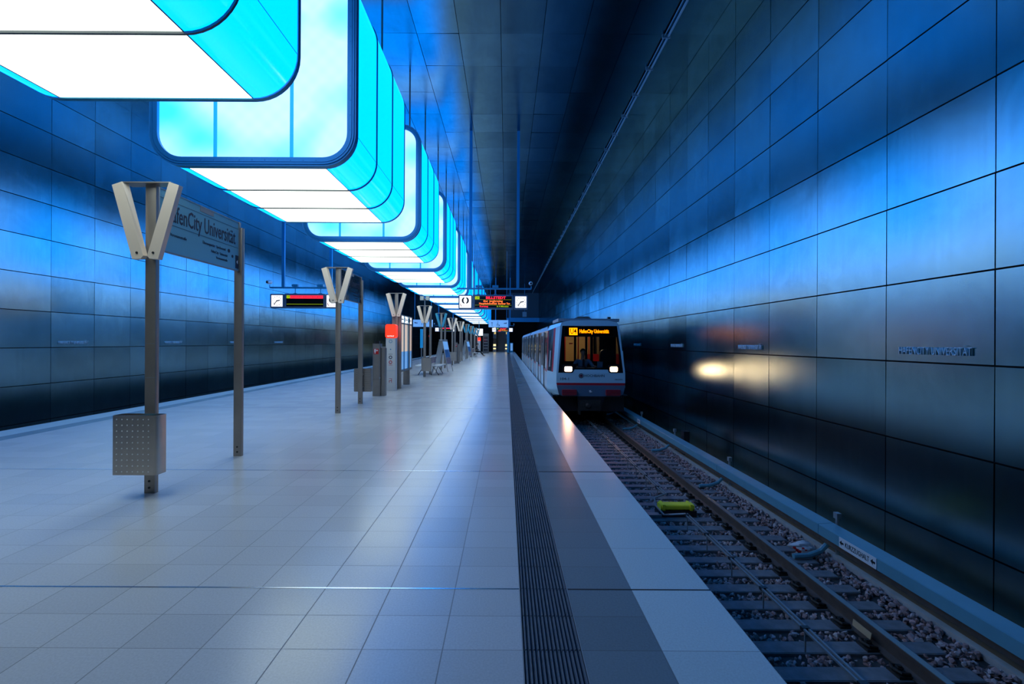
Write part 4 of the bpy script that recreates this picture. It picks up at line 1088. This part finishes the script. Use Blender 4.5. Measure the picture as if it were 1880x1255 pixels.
for x in (-.72, .73):
    h = MB().rbox(x - .17, x + .17, -.012, .03, .655, .90, .05, 0, 4, 'y').build('headlight', 'black', tr, 40)
    MB().rbox(x - .118, x + .118, -.018, -.005, .692, .848, .035, 0, 4, 'y').build('headlight_lens', 'headlight', h, 40)
for x in (-.72, .73):
    ld = bpy.data.lights.new('headlight_beam', 'SPOT'); ld.energy = 26; ld.color = (1, .50, .26); ld.spot_size = R(110); ld.spot_blend = 1; ld.shadow_soft_size = .13
    lo = bpy.data.objects.new('headlight_beam', ld); C.objects.link(lo); lo.parent = tr; lo.location = (x, -.06, .77); lo.rotation_euler = (R(84), 0, PI)
# emblem and writing
em = MB(); cx, cz = -.305, .555
for r0, r1, mi in ((.078, .056, 0), (.045, .0, 1)):
    nn = 24; em.add([(cx + r0 * math.cos(2 * PI * i / nn), -.003, cz + r0 * math.sin(2 * PI * i / nn)) for i in range(nn)] + [(cx + max(r1, .001) * math.cos(2 * PI * i / nn), -.003, cz + max(r1, .001) * math.sin(2 * PI * i / nn)) for i in range(nn)], [(i, (i + 1) % nn, nn + (i + 1) % nn, nn + i) for i in range(nn)], mi)
for k in range(3):
    rr = Matrix.Translation((cx, 0, cz)) @ Matrix.Rotation(k * PI / 3, 4, 'Y'); em.box(-.008, .008, -.005, -.003, -.055, .055, 0, rr)
em.build('emblem', ['ink', 'red'], fp_obj)
text('lettering', 'HOCHBAHN', .115, (.115, -.004, .555), FRONT, 'ink', fp_obj, w=.64)
text('lettering', '104-1', .11, (-.835, -.004, .455), FRONT, 'ink2', fp_obj, w=.27)
text('lettering', '150 DT4', .06, (.88, -.004, .44), FRONT, 'ink2', fp_obj, w=.24)
# lower front
low = [(-1.10, .33), (-1.08, .25), (1.08, .25), (1.10, .33)]
MB().add([(x, -.004, z) for x, z in low], [(0, 1, 2, 3)]).build('red_stripe', 'trainred', tr)
m_ = MB(); pr = [(-1.09, .255), (-1.02, -.02), (-.90, -.09), (.90, -.09), (1.02, -.02), (1.09, .255)]
m_.extr(pr, -.05, .35); m_.build('bumper', 'trainblue', tr)
for s in (-1, 1):
    x = s * .695
    b_ = MB().rbox(x - .23, x + .23, -.13, -.04, -.06, .125, .02, 0, 3, 'y').build('buffer', 'trainred', tr, 40)
    st_ = MB()
    for k in range(4): st_.box(x - .225, x + .225, -.137, -.128, -.045 + k * .045, -.03 + k * .045)
    st_.build('buffer_rib', 'traindark', b_)
MB().box(-.42, .42, -.03, .5, -.35, .1).build('coupler_housing', 'black', tr)
cp = MB(); cp.rbox(-.36, .30, -.14, .3, -.52, -.20, .03, 0, 3, 'y'); cp.tube([(-.1, -.22, -.38), (-.1, -.12, -.38)], [.05, .11], 14); cp.tube([(.15, -.18, -.36), (.15, -.12, -.36)], .05, 10); cp.box(-.40, -.34, -.1, .1, -.66, -.2)
cp.build('coupler', 'clip', tr, 40)
MB().box(-.06, .0, -.062, -.05, .06, .10).tube([(-.05, -.08, .04), (.02, -.10, .06)], .012, 6).build('coupler_hook', 'white', tr)
MB().box(-1.15, 1.15, .35, 26.8, -.62, -.1).build('underframe', 'black', tr)
for y in (1.6, 3.6, 10.5, 12.4, 15, 17):
    for s in (-1, 1): MB().tube([(s * .68, y, -.62), (s * .80, y, -.62)], .38, 20).build('wheel', 'clip', tr)
# roof gear
MB().box(-1.0, 1.0, .42, 2.2, 2.30, 2.40).build('roof_edge', 'trainroof', tr)
MB().tube([(-.40, .9, 2.40), (-.28, .9, 2.46), (.08, .9, 2.47), (.16, .9, 2.40)], .03, 8).box(-.3, .1, .85, 1.0, 2.39, 2.44).build('roof_antenna', 'darksteel', tr)
MB().box(.64, .74, .5, .62, 2.38, 2.46).build('roof_light', 'black', tr)
# wipers
MB().tube([(-.05, -.02 + Yf(.8), .79), (-.38, Yf(.84) - .03, .86)], .009, 6).tube([(-.38, Yf(.84) - .03, .86), (.20, Yf(.9) - .03, .82)], .007, 6).build('wiper', 'black', tr)
# interior
MB().box(-1.2, 1.2, .1, 13.0, -.10, -.06).build('cab_floor', 'traindark', tr)
MB().box(-.95, .95, .14, .46, -.05, .80).build('driver_console', 'black', tr)
MB().box(.27, .44, .30, .34, .80, 1.0).build('console_screen', 'shirt', tr)
it = MB(); it.box(-1.2, 1.2, 5.9, 5.95, -.05, 2.2)
it.build('interior_wall', 'interior', tr)
pw = MB()
for a, b in ((-1.22, -.62), (-.28, -.20), (.12, .20), (.30, .40), (.62, 1.22)): pw.box(a, b, 1.75, 1.80, -.05, 2.2)
pw.box(-1.2, 1.2, 1.75, 1.80, -.05, .95); pw.build('cab_partition', 'traindark', tr)
MB().box(-.46, -.42, 3.0, 3.04, 0, 2.2).box(-.03, .01, 2.5, 2.54, 0, 2.2).box(.50, .53, 3.2, 3.24, 0, 2.2).build('grab_pole', 'trainred', tr)
for x in (-.6, .6): MB().box(x - .06, x + .06, 2.1, 5.5, 2.12, 2.15).build('ceiling_light_tube', 'interiorlight', tr)
for x0, x1 in ((-1.2, -.55), (.55, 1.2)):
    MB().box(x0, x1, 3.4, 3.9, 0, .45).box(x0, x1, 3.85, 3.95, .45, 1.15).build('passenger_seat', 'trainred', tr)
MB().rbox(.46, .82, .75, .90, .40, 1.38, .12, 0, 4, 'y').build('second_seat', 'black', tr, 40)
MB().tube([(-.56, .55, 1.56), (-.56, .55, 1.60)], .06, 12).build('red_cab_lamp', 'trainred', tr)
# side windows, doors with handles on the platform side
for car0 in (YC, 13.7):
    for k in range(4):
        y = car0 + 1.2 + k * 3.05
        for s in (-1, 1):
            d = MB().add([(s * 1.300, y, -.1), (s * 1.300, y + 1.35, -.1), (s * 1.305, y + 1.35, .65), (s * 1.305, y, .65), (s * 1.282, y + 1.35, 2.0), (s * 1.282, y, 2.0)], [(0, 1, 2, 3), (3, 2, 4, 5)]).build('sliding_door', 'trainwhite', tr)
            w = MB()
            for a in (.08, .73): w.add([(s * 1.3075, y + a, .72), (s * 1.3075, y + a + .54, .72), (s * 1.288, y + a + .54, 1.86), (s * 1.288, y + a, 1.86)], [(0, 1, 2, 3)])
            w.build('door_window', 'traindark', d)
            h = MB()
            for a in (.62, .70): h.tube([(s * 1.325, y + a, .75), (s * 1.312, y + a, 1.6)], .012, 6)
            h.tube([(s * 1.31, y - .02, -.1), (s * 1.31, y - .02, 2.0)], .012, 6).tube([(s * 1.31, y + 1.37, -.1), (s * 1.31, y + 1.37, 2.0)], .012, 6)
            h.build('door_handle', 'steel', d)
            MB().add([(s * 1.2945, y + 1.55, .78), (s * 1.2945, y + 2.85, .78), (s * 1.28, y + 2.85, 1.80), (s * 1.28, y + 1.55, 1.80)], [(0, 1, 2, 3)]).build('side_window', 'traindark', tr)
    for s in (-1, 1): MB().box(s * 1.292 - .004, s * 1.292 + .004, car0, car0 + 11.9, .60, .66).build('red_stripe', 'trainred', tr)

# ---------------------------------------------------------------- camera, world, look
w = bpy.data.worlds.new('world'); bpy.context.scene.world = w; w.use_nodes = True
w.node_tree.nodes['Background'].inputs[0].default_value = (.0, .012, .03, 1); w.node_tree.nodes['Background'].inputs[1].default_value = .3
cam = bpy.data.cameras.new('camera'); co = bpy.data.objects.new('camera', cam); C.objects.link(co)
cam.lens = 16; cam.sensor_width = 36; cam.sensor_fit = 'HORIZONTAL'; cam.clip_start = .05; cam.clip_end = 300
co.location = (0, 0, 1.62)
co.matrix_world = Matrix.Translation((0, 0, 1.62)) @ Matrix.Rotation(PI / 2, 4, 'X') @ Matrix.Rotation(R(.3), 4, 'Z')
cam.shift_x = 10 / 1880; cam.shift_y = 0
sc = bpy.context.scene; sc.camera = co
sc.view_settings.view_transform = 'Standard'; sc.view_settings.look = 'None'; sc.view_settings.gamma = 1; sc.view_settings.exposure = .12; sc.view_settings.use_curve_mapping = False
sc.cycles.max_bounces = 7; sc.cycles.diffuse_bounces = 3; sc.cycles.glossy_bounces = 4; sc.cycles.transparent_max_bounces = 16
sc.cycles.sample_clamp_indirect = 8; sc.cycles.use_adaptive_sampling = True; sc.cycles.adaptive_threshold = .03; sc.cycles.adaptive_min_samples = 16; sc.cycles.use_denoising = True; sc.cycles.caustics_reflective = True
